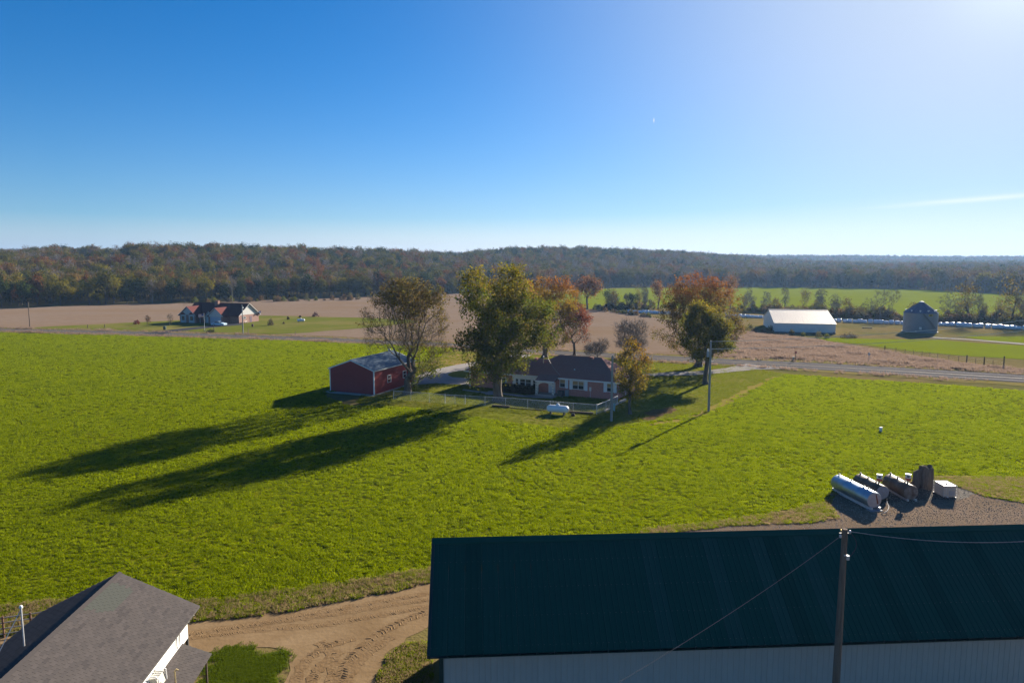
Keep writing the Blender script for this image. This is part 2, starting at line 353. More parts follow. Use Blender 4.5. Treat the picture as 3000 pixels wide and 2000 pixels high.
sheet('far_green_field', [(1560, 912), (1600, 868), (1690, 848), (1900, 842.5), (2196, 841), (2400, 842), (2674, 847), (2942, 862), (3300, 875), (4200, 885), (4200, 985), (3300, 958), (3000, 942), (2700, 926), (2480, 919), (2300, 913), (2165, 906), (1861, 901), (1700, 904)], .04, m_pasture, .3, 5)
sheet('grass_strip', [(2387, 988), (2521, 992), (2674, 995), (2750, 996), (3000, 1013), (4000, 1060), (4000, 1110), (3000, 1053), (2827, 1043), (2674, 1030), (2521, 1009), (2429, 1000)], .05, m_pasture, .35, 3)
sheet('grass_strip', [(2808, 985.5), (3000, 985), (3900, 1020), (3900, 1052), (3000, 1005), (2900, 998)], .05, m_pasture, .35, 3)
sheet('farm_track', [(2700, 985), (2747, 988), (2860, 995), (3000, 1006), (3900, 1054), (3900, 1058), (3000, 1010), (2860, 998), (2747, 991), (2690, 987)], .07, m_mud, .15, 3)
sheet('farm_driveway', [(415, 977), (481, 968.5), (545, 961), (600, 956), (640, 949), (705, 947), (712, 952), (640, 958), (560, 967), (505, 973), (478, 979)], .085, m_black, .05, 2)
sheet('dirt_road', [(-600, 1900), (250, 1858), (560, 1812), (700, 1803), (850, 1784), (1000, 1756), (1150, 1729), (1258, 1702), (1500, 1660), (1800, 1600), (1960, 1556), (2100, 1600), (1800, 1720), (1500, 1830), (1300, 1850), (1254, 1836), (1190, 1868), (1128, 1915), (1100, 2000), (1070, 2150), (840, 2150), (832, 2000), (849, 1908), (788, 1895), (618, 1909), (572, 1914), (480, 1950), (300, 2050), (-600, 2250)], .018, m_dirt, .09, .5)
sheet('grass_patch', [(652, 1905), (720, 1899), (845, 1908), (832, 1950), (808, 2000), (790, 2100), (590, 2100), (588, 2000), (616, 1930)], .022, mat('dark_grass', (.045, .065, .008), (.075, .085, .014), scale=2.5, rough=1, bump=.8, bscale=9, spec=0), .28, .35)  # turf of a darker green
sheet('gravel_yard', [(1890, 1562), (2150, 1532), (2380, 1525), (2457, 1516), (2428, 1482), (2432, 1446), (2520, 1426), (2700, 1414), (2800, 1420), (2888, 1453), (3000, 1470), (3900, 1510), (3900, 1900), (3000, 1700), (1900, 1700)], .030, m_gravel, .12, .6)
m_litter = mat('leaf_litter', (.115, .075, .035), (.17, .115, .055), scale=1.6, rough=1, bump=.6, bscale=8, spec=0)
sheet('leaf_litter', [(2085, 1081), (2130, 1076.5), (2205, 1073), (2192, 1077), (2130, 1085), (2095, 1088)], .026, m_litter, .12, 1)
sheet('leaf_litter', [(1880, 1228), (1905, 1204), (1965, 1192), (1985, 1200), (1950, 1214), (1905, 1232)], .027, m_litter, .3, 1)
m_track = mat('worn_grass', (.19, .155, .03), (.235, .18, .05), scale=.9, rough=1, bump=.4, bscale=6, spec=0)
sheet('worn_track', [(2262, 1104), (2282, 1103), (2215, 1138), (2160, 1168), (2112, 1194), (2068, 1217), (1985, 1236), (1900, 1248), (1900, 1243), (1980, 1229), (2054, 1206), (2098, 1184), (2150, 1156), (2205, 1130)], .029, m_track, .3, 1)
sheet('oily_soil', [(2470, 1446), (2540, 1430), (2700, 1420), (2810, 1424), (2860, 1448), (2800, 1466), (2700, 1466), (2600, 1474), (2540, 1480)], .034, m_mud, .15, .6)

# ------------------------------------------------------------------ scattering of uncountable growth
def hide_source(objs, name):
    c = bpy.data.collections.new(name)
    for o in objs: c.objects.link(o)
    return c
def scatter(name, pts, rz, sc, ix, coll, tilt=None):
    me = bpy.data.meshes.new(name); n = len(pts)
    me.vertices.add(n); me.vertices.foreach_set('co', np.asarray(pts, np.float32).ravel())
    rot = np.zeros((n, 3), np.float32); rot[:, 2] = rz
    if tilt is not None: rot[:, :2] = tilt
    for nm, ty, dat in (('rot', 'FLOAT_VECTOR', rot), ('scl', 'FLOAT_VECTOR', np.asarray(sc, np.float32) if np.ndim(sc) == 2 else np.repeat(np.asarray(sc, np.float32)[:, None], 3, 1)), ('ix', 'INT', np.asarray(ix, np.int32))):
        a = me.attributes.new(nm, ty, 'POINT'); a.data.foreach_set('vector' if ty == 'FLOAT_VECTOR' else 'value', dat.ravel())
    o = link(bpy.data.objects.new(name, me)); o['kind'] = 'stuff'
    ng = bpy.data.node_groups.new(name, 'GeometryNodeTree')
    ng.interface.new_socket('Geometry', in_out='INPUT', socket_type='NodeSocketGeometry'); ng.interface.new_socket('Geometry', in_out='OUTPUT', socket_type='NodeSocketGeometry')
    gi = ng.nodes.new('NodeGroupInput'); go = ng.nodes.new('NodeGroupOutput'); ip = ng.nodes.new('GeometryNodeInstanceOnPoints')
    ci = ng.nodes.new('GeometryNodeCollectionInfo'); ci.inputs['Collection'].default_value = coll; ci.inputs['Separate Children'].default_value = True; ci.inputs['Reset Children'].default_value = True
    ip.inputs['Pick Instance'].default_value = True
    def at(nm, ty):
        a = ng.nodes.new('GeometryNodeInputNamedAttribute'); a.data_type = ty; a.inputs['Name'].default_value = nm; return a.outputs['Attribute']
    Lk = ng.links.new
    Lk(gi.outputs[0], ip.inputs['Points']); Lk(ci.outputs[0], ip.inputs['Instance']); Lk(at('ix', 'INT'), ip.inputs['Instance Index'])
    Lk(at('rot', 'FLOAT_VECTOR'), ip.inputs['Rotation']); Lk(at('scl', 'FLOAT_VECTOR'), ip.inputs['Scale']); Lk(ip.outputs[0], go.inputs[0])
    md = o.modifiers.new('scatter', 'NODES'); md.node_group = ng
    return o

def tuft_mesh(name, seed, n, h, spread, w, m, lean=.5):
    r = np.random.default_rng(seed); V = []; F = []
    for i in range(n):
        a = r.uniform(0, 2 * pi); q = spread * math.sqrt(r.uniform()); x, y = q * cos(a), q * sin(a); hh = h * r.uniform(.55, 1.1)
        b = r.uniform(0, 2 * pi); dx, dy = cos(b), sin(b); l = a + r.normal() * .8; lx, ly = cos(l) * hh * lean * r.uniform(.3, 1.2), sin(l) * hh * lean * r.uniform(.3, 1.2)
        k = len(V); ww = w * r.uniform(.6, 1.3)
        V += [(x - dx * ww / 2, y - dy * ww / 2, -.01), (x + dx * ww / 2, y + dy * ww / 2, -.01), (x + lx * .5 + dx * ww / 2, y + ly * .5 + dy * ww / 2, hh * .62), (x + lx * .5 - dx * ww / 2, y + ly * .5 - dy * ww / 2, hh * .62), (x + lx, y + ly, hh), (x + lx, y + ly, hh)]
        F += [(k, k + 1, k + 2, k + 3), (k + 3, k + 2, k + 4, k + 5)]
    F = [f for f in F]
    o = bpy.data.objects.new(name, np_mesh(name, V, F, m)); return o
m_blade = mat('crop_blade', (.155, .20, .001), (.20, .245, .001), scale=.35, rough=.85, transl=.62, spec=.0)
m_blade2 = mat('dry_blade', (.24, .17, .085), (.33, .24, .13), scale=.6, rough=.9, transl=.58, spec=.03)
m_blade3 = mat('lawn_blade', (.125, .15, .008), (.165, .17, .016), scale=.5, rough=.85, transl=.58, spec=.04)
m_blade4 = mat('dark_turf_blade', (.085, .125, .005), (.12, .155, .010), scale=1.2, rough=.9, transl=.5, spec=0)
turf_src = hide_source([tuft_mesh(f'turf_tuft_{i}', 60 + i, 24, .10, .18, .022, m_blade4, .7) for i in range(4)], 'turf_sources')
m_blade_b = mat('crop_blade_older', (.085, .115, .002), (.115, .145, .003), scale=.35, rough=.85, transl=.6, spec=0)
m_blade_c = mat('crop_blade_young', (.20, .245, .002), (.25, .285, .004), scale=.35, rough=.85, transl=.64, spec=0)
crop_src = hide_source([tuft_mesh(f'crop_tuft_{i}', i, 22, .16, .20, .045, (m_blade, m_blade, m_blade_c, m_blade_b, m_blade, m_blade_c)[i], .9) for i in range(6)], 'crop_sources')
dry_src = hide_source([tuft_mesh(f'dry_tuft_{i}', 20 + i, 18, .22, .16, .022, m_blade2 if i % 3 else m_blade3, .7) for i in range(6)], 'dry_sources')
lawn_src = hide_source([tuft_mesh(f'lawn_tuft_{i}', 40 + i, 22, .09, .17, .028, m_blade3, .7) for i in range(4)], 'lawn_sources')
m_weed = mat('dry_weed', (.215, .155, .118), (.29, .21, .16), scale=.15, rough=1, transl=.5, spec=0, big=(.05, (.20, .125, .06), .7))
weed_src = hide_source([tuft_mesh(f'weed_tuft_{i}', 70 + i, 16, .34, .24, .03, m_weed, .6) for i in range(4)], 'weed_sources')
def fill(poly, n, ylo, yhi, pxlo=-160, pxhi=3160):
    """n even random spots inside poly between two distances and inside a wide wedge of view"""
    out = []
    k = 0
    while k < n:
        y = rng.uniform(ylo, yhi, n * 2); h = rng.uniform(pxlo, pxhi, n * 2); x = (h - 1500) / 2000 * (y * .98 + 4)
        keep = rng.uniform(0, 1, n * 2) < y / yhi; x, y = x[keep], y[keep]
        ok = inside(poly, x, y)
        if ok.sum() == 0: break
        out.append(np.stack([x[ok], y[ok]], 1)); k += ok.sum()
    return np.concatenate(out)[:n]
def clumpy(p, keep):
    v = np.sin(p[:, 0] * .9 + 1.7 * np.sin(p[:, 1] * .53)) * np.sin(p[:, 1] * .8 + 1.3 * np.sin(p[:, 0] * .41)) + .6 * np.sin(p[:, 0] * 2.3 + p[:, 1] * 1.1) * np.sin(p[:, 1] * 2.6 - p[:, 0] * .7)
    return p[rng.uniform(0, 1, len(p)) < keep + (1 - keep) * (v > -.35)]
GF = POLY['green_field']
def fill_fall(poly, n, ylo, yhi, pw, pxlo=-160, pxhi=3160):
    out = []; k = 0
    while k < n:
        u = rng.uniform(size=n * 2); e = 2 - pw; y = (ylo ** e + u * (yhi ** e - ylo ** e)) ** (1 / e); x = (rng.uniform(pxlo, pxhi, n * 2) - 1500) / 2000 * (y * .98 + 4)
        ok = inside(poly, x, y); out.append(np.stack([x[ok], y[ok]], 1)); k += ok.sum()
    return np.concatenate(out)[:n]
pts = clumpy(fill_fall(GF, 165000, 27, 206, 1.5), .55)
pts = pts[~(inside(POLY['worn_track'], pts[:, 0], pts[:, 1]) & (rng.uniform(size=len(pts)) < .85))]
d = pts[:, 1]; sc = rng.uniform(.55, 1.25, len(pts)) * .68 * (d / 38) ** .57
pat = np.sin(pts[:, 0] * .21 + 2 * np.sin(pts[:, 1] * .1)) * np.sin(pts[:, 1] * .17 + 1.1) - .9 * (np.abs(((pts[:, 0] * .33 + pts[:, 1] * .94) % 17.0) - 3) < .28) - .9 * (np.abs(((pts[:, 0] * .33 + pts[:, 1] * .94) % 17.0) - 5) < .28)
sc *= 1 + .22 * pat
scatter('crop_rows', np.c_[pts, np.full(len(pts), .024)], rng.uniform(0, 6.28, len(pts)), sc, rng.integers(0, 6, len(pts)), crop_src)
# dry bank between the crop and the dirt, and round the gravel
BANK = np.array([P(*p).xy for p in [(-500, 1800), (0, 1776), (150, 1758), (400, 1766), (600, 1760), (800, 1733), (1000, 1708), (1258, 1664), (1400, 1640), (1400, 1668), (1258, 1706), (1150, 1733), (1000, 1760), (850, 1790), (700, 1810), (560, 1820), (300, 1850), (-500, 1880)]])
BANK2 = np.array([P(*p).xy for p in [(1880, 1552), (2100, 1528), (2300, 1498), (2420, 1466), (2480, 1434), (2600, 1398), (2800, 1396), (3000, 1400), (3200, 1400), (3200, 1490), (3000, 1474), (2888, 1456), (2800, 1424), (2600, 1412), (2500, 1434), (2440, 1448), (2432, 1482), (2460, 1520), (2380, 1532), (2150, 1540), (1880, 1570)]])
PATCH = POLY['grass_patch']
WEDGE = np.array([P(*p).xy for p in [(1256, 1850), (1262, 1900), (1262, 2080), (1080, 2080), (1110, 1985), (1150, 1915), (1200, 1875)]])
pts = np.concatenate([fill(BANK, 5200, 26, 46), fill(BANK2, 5200, 44, 80), fill(WEDGE, 1500, 22, 34)])
scatter('dry_grass_bank', np.c_[pts, np.full(len(pts), .012)], rng.uniform(0, 6.28, len(pts)), rng.uniform(.4, 1.05, len(pts)), rng.integers(0, 6, len(pts)), dry_src)
gp = fill(PATCH, 1700, 20, 34); gp = gp + rng.normal(size=gp.shape) * .28
gp = np.concatenate([gp, fill(PATCH, 1500, 20, 34)]); scatter('turf_patch', np.c_[gp, np.full(len(gp), .02)], rng.uniform(0, 6.28, len(gp)), rng.uniform(.5, 1.1, len(gp)), rng.integers(0, 4, len(gp)), turf_src)
g1 = fill(WEDGE, 1300, 22, 34)[:900]
g2 = clumpy(fill(BANK2, 5200, 44, 80), .1); g3 = clumpy(fill(BANK, 3000, 26, 46), .1)
pts = np.concatenate([g1, g2, g3])
scatter('yard_grass', np.c_[pts, np.full(len(pts), .02)], rng.uniform(0, 6.28, len(pts)), np.where(pts[:, 1] < 31, rng.uniform(.28, .6, len(pts)), rng.uniform(.5, 1.0, len(pts))), rng.integers(0, 6, len(pts)), crop_src)
pts = clumpy(fill(POLY['yard_lawn'], 22000, 80, 152), .5)
bad = inside(POLY['worn_track'], pts[:, 0], pts[:, 1]) | inside(POLY['leaf_litter'], pts[:, 0], pts[:, 1]) | inside(POLY['driveway'], pts[:, 0], pts[:, 1]) | inside(POLY['garden_path'], pts[:, 0], pts[:, 1])
pts = pts[~bad]
scatter('lawn_grass', np.c_[pts, np.full(len(pts), .012)], rng.uniform(0, 6.28, len(pts)), rng.uniform(.7, 1.6, len(pts)), rng.integers(0, 4, len(pts)), lawn_src)
# roadside and stubble weeds on the right
ROUGH = np.array([P(*p).xy for p in [(2161, 972), (2368, 992), (2521, 1018), (2674, 1044), (2860, 1070), (3000, 1085), (3000, 1094), (2700, 1076), (2521, 1064), (2300, 1052), (2100, 1046), (2000, 1040), (1960, 1000)]])
pts = np.concatenate([fill(ROUGH, 15000, 120, 215), clumpy(fill(POLY['road_verge'], 7000, 115, 215), .2)])
keep = ~inside(POLY['road'], pts[:, 0], pts[:, 1]); pts = pts[keep]
scatter('roadside_grass', np.c_[pts, np.full(len(pts), .03)], rng.uniform(0, 6.28, len(pts)), rng.uniform(.7, 1.7, len(pts)) * (1 + .5 * (np.sin(pts[:, 0] * .35) * np.sin(pts[:, 1] * .5 + pts[:, 0] * .2) > .55)), rng.integers(0, 4, len(pts)), weed_src)
# loose stones on the gravel
def pebble(i):
    r = np.random.default_rng(90 + i); bm = bmesh.new(); bmesh.ops.create_icosphere(bm, subdivisions=1, radius=.035)
    for v in bm.verts: v.co *= r.uniform(.7, 1.25); v.co.z *= .6
    me = bpy.data.meshes.new(f'pebble_{i}'); bm.to_mesh(me); bm.free(); me.materials.append(mat('pebble', (.26, .21, .16), (.40, .34, .27), scale=5, rough=.9)); return bpy.data.objects.new(f'pebble_{i}', me)
peb = hide_source([pebble(i) for i in range(4)], 'pebble_sources')
pts = np.concatenate([fill(POLY['gravel_yard'], 9000, 44, 64)])
scatter('gravel_stones', np.c_[pts, np.full(len(pts), .035)], rng.uniform(0, 6.28, len(pts)), rng.uniform(.4, 1.5, len(pts)), rng.integers(0, 4, len(pts)), peb)
# tyre tread prints on the dirt: little pressed-up clods along the wheel lines
def tread(b, pts, w, step, hgt, ang):
    pts = smooth_line([P(*p) for p in pts], 10); acc = 0
    for a, c in zip(pts[:-1], pts[1:]):
        d = c - a; l = d.length; d = d.normalized(); q = Vector((-d.y, d.x, 0)); acc += l
        while acc > step:
            acc -= step; o = a + d * (l - acc)
            if rng.uniform() <   .12 + .25 * (sin(a.x * .9) * sin(a.y * 1.3) > .25): continue
            for sgn in (-1, 1):
                u = (q * sgn * cos(ang) + d * sin(ang)); v = Vector((-u.y, u.x, 0)); ln = w * rng.uniform(.32, .5); h = hgt * rng.uniform(.3, .95); t = step * rng.uniform(.16, .34)
                s = o + u * .04 + Vector((rng.normal() * .015, rng.normal() * .015, .016))
                b.add([s - v * t, s + v * t, s + u * ln + v * t, s + u * ln - v * t, s + Vector((0, 0, h)), s + u * ln + Vector((0, 0, h * .8))],
                      [(0, 1, 4), (1, 2, 5, 4), (2, 3, 5), (3, 0, 4, 5)])
tb = MB(); rb = MB()
def rut(pts, w, z):
    pts = smooth_line([P(*p) for p in pts], 8); L_ = []
    for k, p in enumerate(pts):
        d = (pts[min(k + 1, len(pts) - 1)] - pts[max(k - 1, 0)]).normalized(); q = Vector((-d.y, d.x, 0)); ww = w * (.42 + .08 * sin(k * 1.7) + .05 * rng.normal())
        L_.append((p - q * ww, p + q * ww))
    for a, c in zip(L_[:-1], L_[1:]): rb.add([(*a[0].xy, z), (*c[0].xy, z), (*c[1].xy, z), (*a[1].xy, z)], [(0, 1, 2, 3)])
TRACKS = [([(480, 1872), (560, 1856), (750, 1826), (900, 1800), (1050, 1774), (1256, 1738)], .5, .13, .026), ([(480, 1882), (570, 1866), (780, 1842), (930, 1832), (1050, 1812), (1150, 1795), (1256, 1776)], .5, .13, .026),
    ([(700, 1838), (800, 1822), (900, 1810), (1000, 1796), (1120, 1776), (1256, 1756)], .45, .13, .024), ([(1256, 1790), (1180, 1820), (1110, 1856), (1060, 1898), (1010, 1950), (985, 2040)], .62, .20, .045),
    ([(1040, 1868), (960, 1893), (915, 1920), (880, 1960), (855, 2040)], .5, .18, .038), ([(935, 1880), (970, 1915), (978, 1955), (955, 2040)], .5, .18, .040), ([(1150, 1862), (1080, 1915), (1030, 1970), (1005, 2040)], .5, .20, .034), ([(1000, 1905), (950, 1945), (918, 1985), (905, 2040)], .55, .17, .040)]
for ti, (tp, tw, ts, th) in enumerate(TRACKS): rut(tp, tw * 1.3, .0205 + .0018 * ti); tread(tb, tp, tw, ts, th, .5)
o = rb.build('wheel_ruts', mat('packed_dirt', (.165, .104, .052), (.205, .136, .072), scale=1.4, rough=1, bump=.3, bscale=6, spec=0)); o['kind'] = 'structure'
if o.data.polygons[0].normal.z < 0: o.data.flip_normals()
o = tb.build('tyre_tracks', m_dirt); o['kind'] = 'stuff'

# ------------------------------------------------------------------ trees
m_bark = mat('bark', (.085, .068, .052), (.15, .125, .10), scale=2.2, rough=.95, bump=.6, bscale=9, spec=.1, stretch=(1, 1, .35))
m_bark_grey = mat('grey_bark', (.13, .115, .10), (.20, .18, .16), scale=1.2, rough=.95, bump=.3, bscale=6, spec=.1, stretch=(1, 1, .4))
m_leaf = mat('leaf', (.82, .82, .82), (1, 1, 1), scale=.7, rough=.7, transl=.55, spec=.08, attr='tint')
m_far_leaf = mat('far_leaf', (.82, .82, .82), (1, 1, 1), scale=.2, rough=.9, transl=.30, spec=0, attr='tint')

def tubes_np(A, B, ra, rb, sides):
    """open tapered tubes for many limbs at once"""
    D = B - A; L = np.linalg.norm(D, axis=1, keepdims=True) + 1e-9; D = D / L
    ref = np.where(np.abs(D[:, 2:3]) > .9, np.array([[1., 0, 0]]), np.array([[0, 0, 1.]]))
    X = np.cross(D, ref); X /= np.linalg.norm(X, axis=1, keepdims=True) + 1e-9; Y = np.cross(D, X)
    a = np.arange(sides) * 2 * pi / sides
    ring = X[:, None, :] * np.cos(a)[None, :, None] + Y[:, None, :] * np.sin(a)[None, :, None]
    V = np.concatenate([A[:, None, :] + ring * ra[:, None, None], B[:, None, :] + ring * rb[:, None, None]], 1)
    n = len(A); base = (np.arange(n) * 2 * sides)[:, None, None]
    k = np.arange(sides); kk = (k + 1) % sides
    F = np.stack([k, kk, kk + sides, k + sides], 1)[None] + base
    return V.reshape(-1, 3), F.reshape(-1, 4)
def skeleton(seed, lobes, trunk_top, n, bf=.35, bend=.15, lean=(0, 0)):
    """lobes: (x, y, z, rx, ry, rz, share). Returns points, parents, lobe-shell value"""
    r = np.random.default_rng(seed); vol = np.array([l[3] * l[4] * l[5] * (l[6] if len(l) > 6 else 1) for l in lobes]); cnt = np.maximum(3, (vol / vol.sum() * n)).astype(int)
    T = []; sh = []
    for l, c in zip(lobes, cnt):
        u = r.normal(size=(c, 3)); u /= np.linalg.norm(u, axis=1, keepdims=True); q = r.uniform(.08, 1, c) ** .42
        T.append(np.array(l[:3]) + u * q[:, None] * np.array(l[3:6])); sh.append(q)
    T = np.concatenate(T); sh = np.concatenate(sh)
    m = max(3, int(trunk_top / .7)); tz = np.linspace(0, trunk_top, m)
    trunk = np.c_[lean[0] * (tz / trunk_top) ** 1.5 + bend * np.sin(tz * .8 + seed), lean[1] * (tz / trunk_top) ** 1.5 + bend * .6 * np.sin(tz * .6 + 2 * seed), tz]
    trunk[0, :2] = 0
    pts = np.concatenate([trunk, T]); N = len(pts); par = np.full(N, -1); par[1:m] = np.arange(m - 1)
    plen = np.zeros(N); plen[:m] = tz; done = np.zeros(N, bool); done[:m] = True
    best = np.full(N, 1e9); bp = np.zeros(N, int)
    for i in range(max(1, m // 2), m):
        dd = np.linalg.norm(pts - pts[i], axis=1); pen = np.maximum(0, pts[i, 2] - pts[:, 2] + .3) * .9
        c = dd + bf * (plen[i] + dd) + pen; u = c < best; best[u] = c[u]; bp[u] = i
    order = list(range(m))
    for _ in range(N - m):
        c = np.where(done, 1e9, best); j = int(np.argmin(c)); done[j] = True; par[j] = bp[j]
        plen[j] = plen[bp[j]] + np.linalg.norm(pts[j] - pts[bp[j]]); order.append(j)
        dd = np.linalg.norm(pts - pts[j], axis=1); pen = np.maximum(0, pts[j, 2] - pts[:, 2]) * .5
        c = dd + bf * (plen[j] + dd) + pen; u = (c < best) & ~done; best[u] = c[u]; bp[u] = j
    return pts, par, order, m, np.concatenate([np.ones(m), sh])
def wood_mesh(name, seed, pts, par, order, m, r_base, m_mat, tip=.014, power=2.35, twigs=0, twig_len=.9, twig_r=.012):
    r = np.random.default_rng(seed + 5); N = len(pts); acc = np.zeros(N); kids = np.zeros(N, int)
    for j in order[::-1]:
        if acc[j] == 0: acc[j] = tip ** power
        if par[j] >= 0: acc[par[j]] += acc[j]; kids[par[j]] += 1
    rad = acc ** (1 / power); rad *= 1.0; k = r_base / rad[0]; rad = np.where(rad > .03, rad * (1 + (k - 1) * np.clip((rad - .03) / (rad[0] - .03 + 1e-6), 0, 1)), rad)
    E = np.array([j for j in order if par[j] >= 0]); A = pts[par[E]]; B = pts[E]
    L = np.linalg.norm(B - A, axis=1); mid = (A + B) / 2; sag = r.normal(size=mid.shape) * (L * .07)[:, None]; sag[:, 2] -= L * .03; isT = E < m; sag[isT] = 0
    mid = mid + sag; ra = np.minimum(rad[par[E]], rad[E] * 1.35); ra[isT] = rad[par[E]][isT]; rb = rad[E]; rm = (ra + rb) / 2
    if True:
        fl = 1 + .75 * np.exp(-A[:, 2] / .45); fb = 1 + .75 * np.exp(-B[:, 2] / .45); ra = np.where(isT, ra * fl, ra); rb = np.where(isT, rb * fb, rb); rm = np.where(isT, rm * (1 + .75 * np.exp(-mid[:, 2] / .45)), rm)
    Vs = []; Fs = []; off = 0
    for sel, sides in ((rb > .07, 8), ((rb <= .07) & (rb > .02), 5), (rb <= .02, 3)):
        if sel.sum() == 0: continue
        for (p, q, r1, r2) in ((A, mid, ra, rm), (mid, B, rm, rb)):
            V, F = tubes_np(p[sel], q[sel], r1[sel], r2[sel], sides); Vs.append(V); Fs.append(F + off); off += len(V)
    if twigs:
        tips = np.arange(N)[(np.arange(N) >= m) & (kids <= 2)]; src = np.repeat(tips, twigs); out = pts[src] - pts[par[src]]; out /= np.linalg.norm(out, axis=1, keepdims=True) + 1e-9
        dr = out * .9 + r.normal(size=out.shape) * .65; dr[:, 2] += .25; dr /= np.linalg.norm(dr, axis=1, keepdims=True); ln = twig_len * r.uniform(.5, 1.2, len(src))
        a = pts[src]; b = a + dr * ln[:, None]; V, F = tubes_np(a, b, np.full(len(src), twig_r), np.full(len(src), twig_r * .5), 3); Vs.append(V); Fs.append(F + off); off += len(V)
        d2 = dr + r.normal(size=dr.shape) * .7; d2 /= np.linalg.norm(d2, axis=1, keepdims=True); a2 = a + dr * (ln * .5)[:, None]; b2 = a2 + d2 * (ln * .6)[:, None]
        V, F = tubes_np(a2, b2, np.full(len(src), twig_r * .8), np.full(len(src), twig_r * .4), 3); Vs.append(V); Fs.append(F + off); off += len(V)
    return np_mesh(name, np.concatenate(Vs), np.concatenate(Fs), m_mat, smooth=True), rad, kids
def leaves_mesh(name, seed, C, colors, per, spread, size, m_mat=None, squash=1.0, radial=None):
    """leaf-sized faces round every twig end in C; colors (n,3) one tint per twig end"""
    r = np.random.default_rng(seed + 9); per = np.asarray(per, int) if np.ndim(per) else np.full(len(C), per)
    src = np.repeat(np.arange(len(C)), per); n = len(src)
    c = C[src] + r.normal(size=(n, 3)) * spread * np.array([1, 1, squash]); u = r.normal(size=(n, 3)); u /= np.linalg.norm(u, axis=1, keepdims=True)
    w = r.normal(size=(n, 3)); w[:, 2] *= .6; v = np.cross(u, w); v /= np.linalg.norm(v, axis=1, keepdims=True) + 1e-9
    if radial is not None:                 # leaf masses face outwards, as a closed crown does
        o = c - np.asarray(radial); o /= np.linalg.norm(o, axis=1, keepdims=True) + 1e-9; o = o + r.normal(size=o.shape) * .42; o /= np.linalg.norm(o, axis=1, keepdims=True)
        u = np.cross(o, r.normal(size=o.shape)); u /= np.linalg.norm(u, axis=1, keepdims=True) + 1e-9; v = np.cross(o, u)
    s = size * r.uniform(.55, 1.25, n)[:, None]; u = u * s; v = v * s * .62; k = np.cross(u, v); k /= np.linalg.norm(k, axis=1, keepdims=True) + 1e-9
    V = np.stack([c - u * .5, c + v * .5 - k * s * .1, c + u * .5, c - v * .5 - k * s * .1], 1).reshape(-1, 3)
    F = np.arange(n * 4).reshape(n, 4); me = np_mesh(name, V, F, m_mat or m_leaf)
    jit = .28 if radial is None else .10
    col = colors[src] * r.uniform(1 - jit, 1 + jit, (n, 1)) * (1 + r.normal(size=(n, 3)) * .06)
    col = np.c_[np.clip(col, 0, 1), np.ones(n)].repeat(4, 0).astype(np.float32)
    a = me.color_attributes.new('tint', 'FLOAT_COLOR', 'POINT'); a.data.foreach_set('color', col.ravel())
    return me
def blend(a, b, t): t = np.clip(t, 0, 1)[:, None]; return np.atleast_2d(a) * (1 - t) + np.atleast_2d(b) * t
GREEN = (.082, .105, .008); OLIVE = (.125, .115, .010); GOLD = (.28, .20, .012); ORANGE = (.25, .105, .014); RUST = (.185, .062, .016); RED = (.20, .048, .016); LIME = (.13, .165, .012); TAWNY = (.15, .095, .03)
def px_lobes(base, Y0, L):
    """crown lobes measured on the picture at the tree's distance: (px, py, rx, rz, dy[, share])"""
    k = Y0 / 2000 * 1.0; out = []
    for l in L:
        c = PY(l[0], l[1], Y0); l = (l[0], l[1], l[2] * .9, l[3] * .88) + tuple(l[4:]); out.append((c.x - base.x, l[4] if len(l) > 4 else 0, c.z, l[2] * k, max(l[2], l[3]) * k * .9, l[3] * k, l[5] if len(l) > 5 else 1))
    return out
def make_tree(label, base_px, L, trunk_top, r_base, n, seed, tint=None, per=22, spread=.45, size=.3, leafy=None, bark=None, bf=.35, twigs=0, twig_len=.9, cat='tree', name='tree', lean=(0, 0), group=None, twig_r=.012, squash=1.0):
    b = P(*base_px); t = thing(name, label, cat, b, 0, group)
    pts, par, order, m, sh = skeleton(seed, px_lobes(b, b.y, L), trunk_top, n, bf, lean=lean)
    wm, rad, kids = wood_mesh('trunk', seed, pts, par, order, m, r_base, bark or m_bark, twigs=twigs, twig_len=twig_len, twig_r=twig_r)
    put('trunk', wm, t)
    if tint is not None:
        sel = np.arange(len(pts)) >= m; C = pts[sel]; r = np.random.default_rng(seed); z = C[:, 2]; zn = (z - z.min()) / (z.max() - z.min()); xn = C[:, 0] / (np.abs(C[:, 0]).max() + 1e-6)
        cl = np.sin(C[:, 0] * 1.1 + seed) * np.sin(C[:, 2] * .9 + seed * 2) * np.sin(C[:, 1] * 1.3)
        keep = np.where(np.sin(C[:, 0] * 1.9 + seed) * np.sin(C[:, 2] * 1.7 + seed * .7) + .7 * np.sin(C[:, 1] * 1.6 + C[:, 0] * .8 + seed) > -.45, 1.1, .22) if leafy is None else np.clip(leafy(xn, zn, C), 0, 1)
        cnt = r.poisson(per * keep); put('crown', leaves_mesh('crown', seed, C, tint(xn, zn, cl, sh[sel], r.uniform(-1, 1, len(C))), cnt, spread, size, squash=squash), t)
    return t
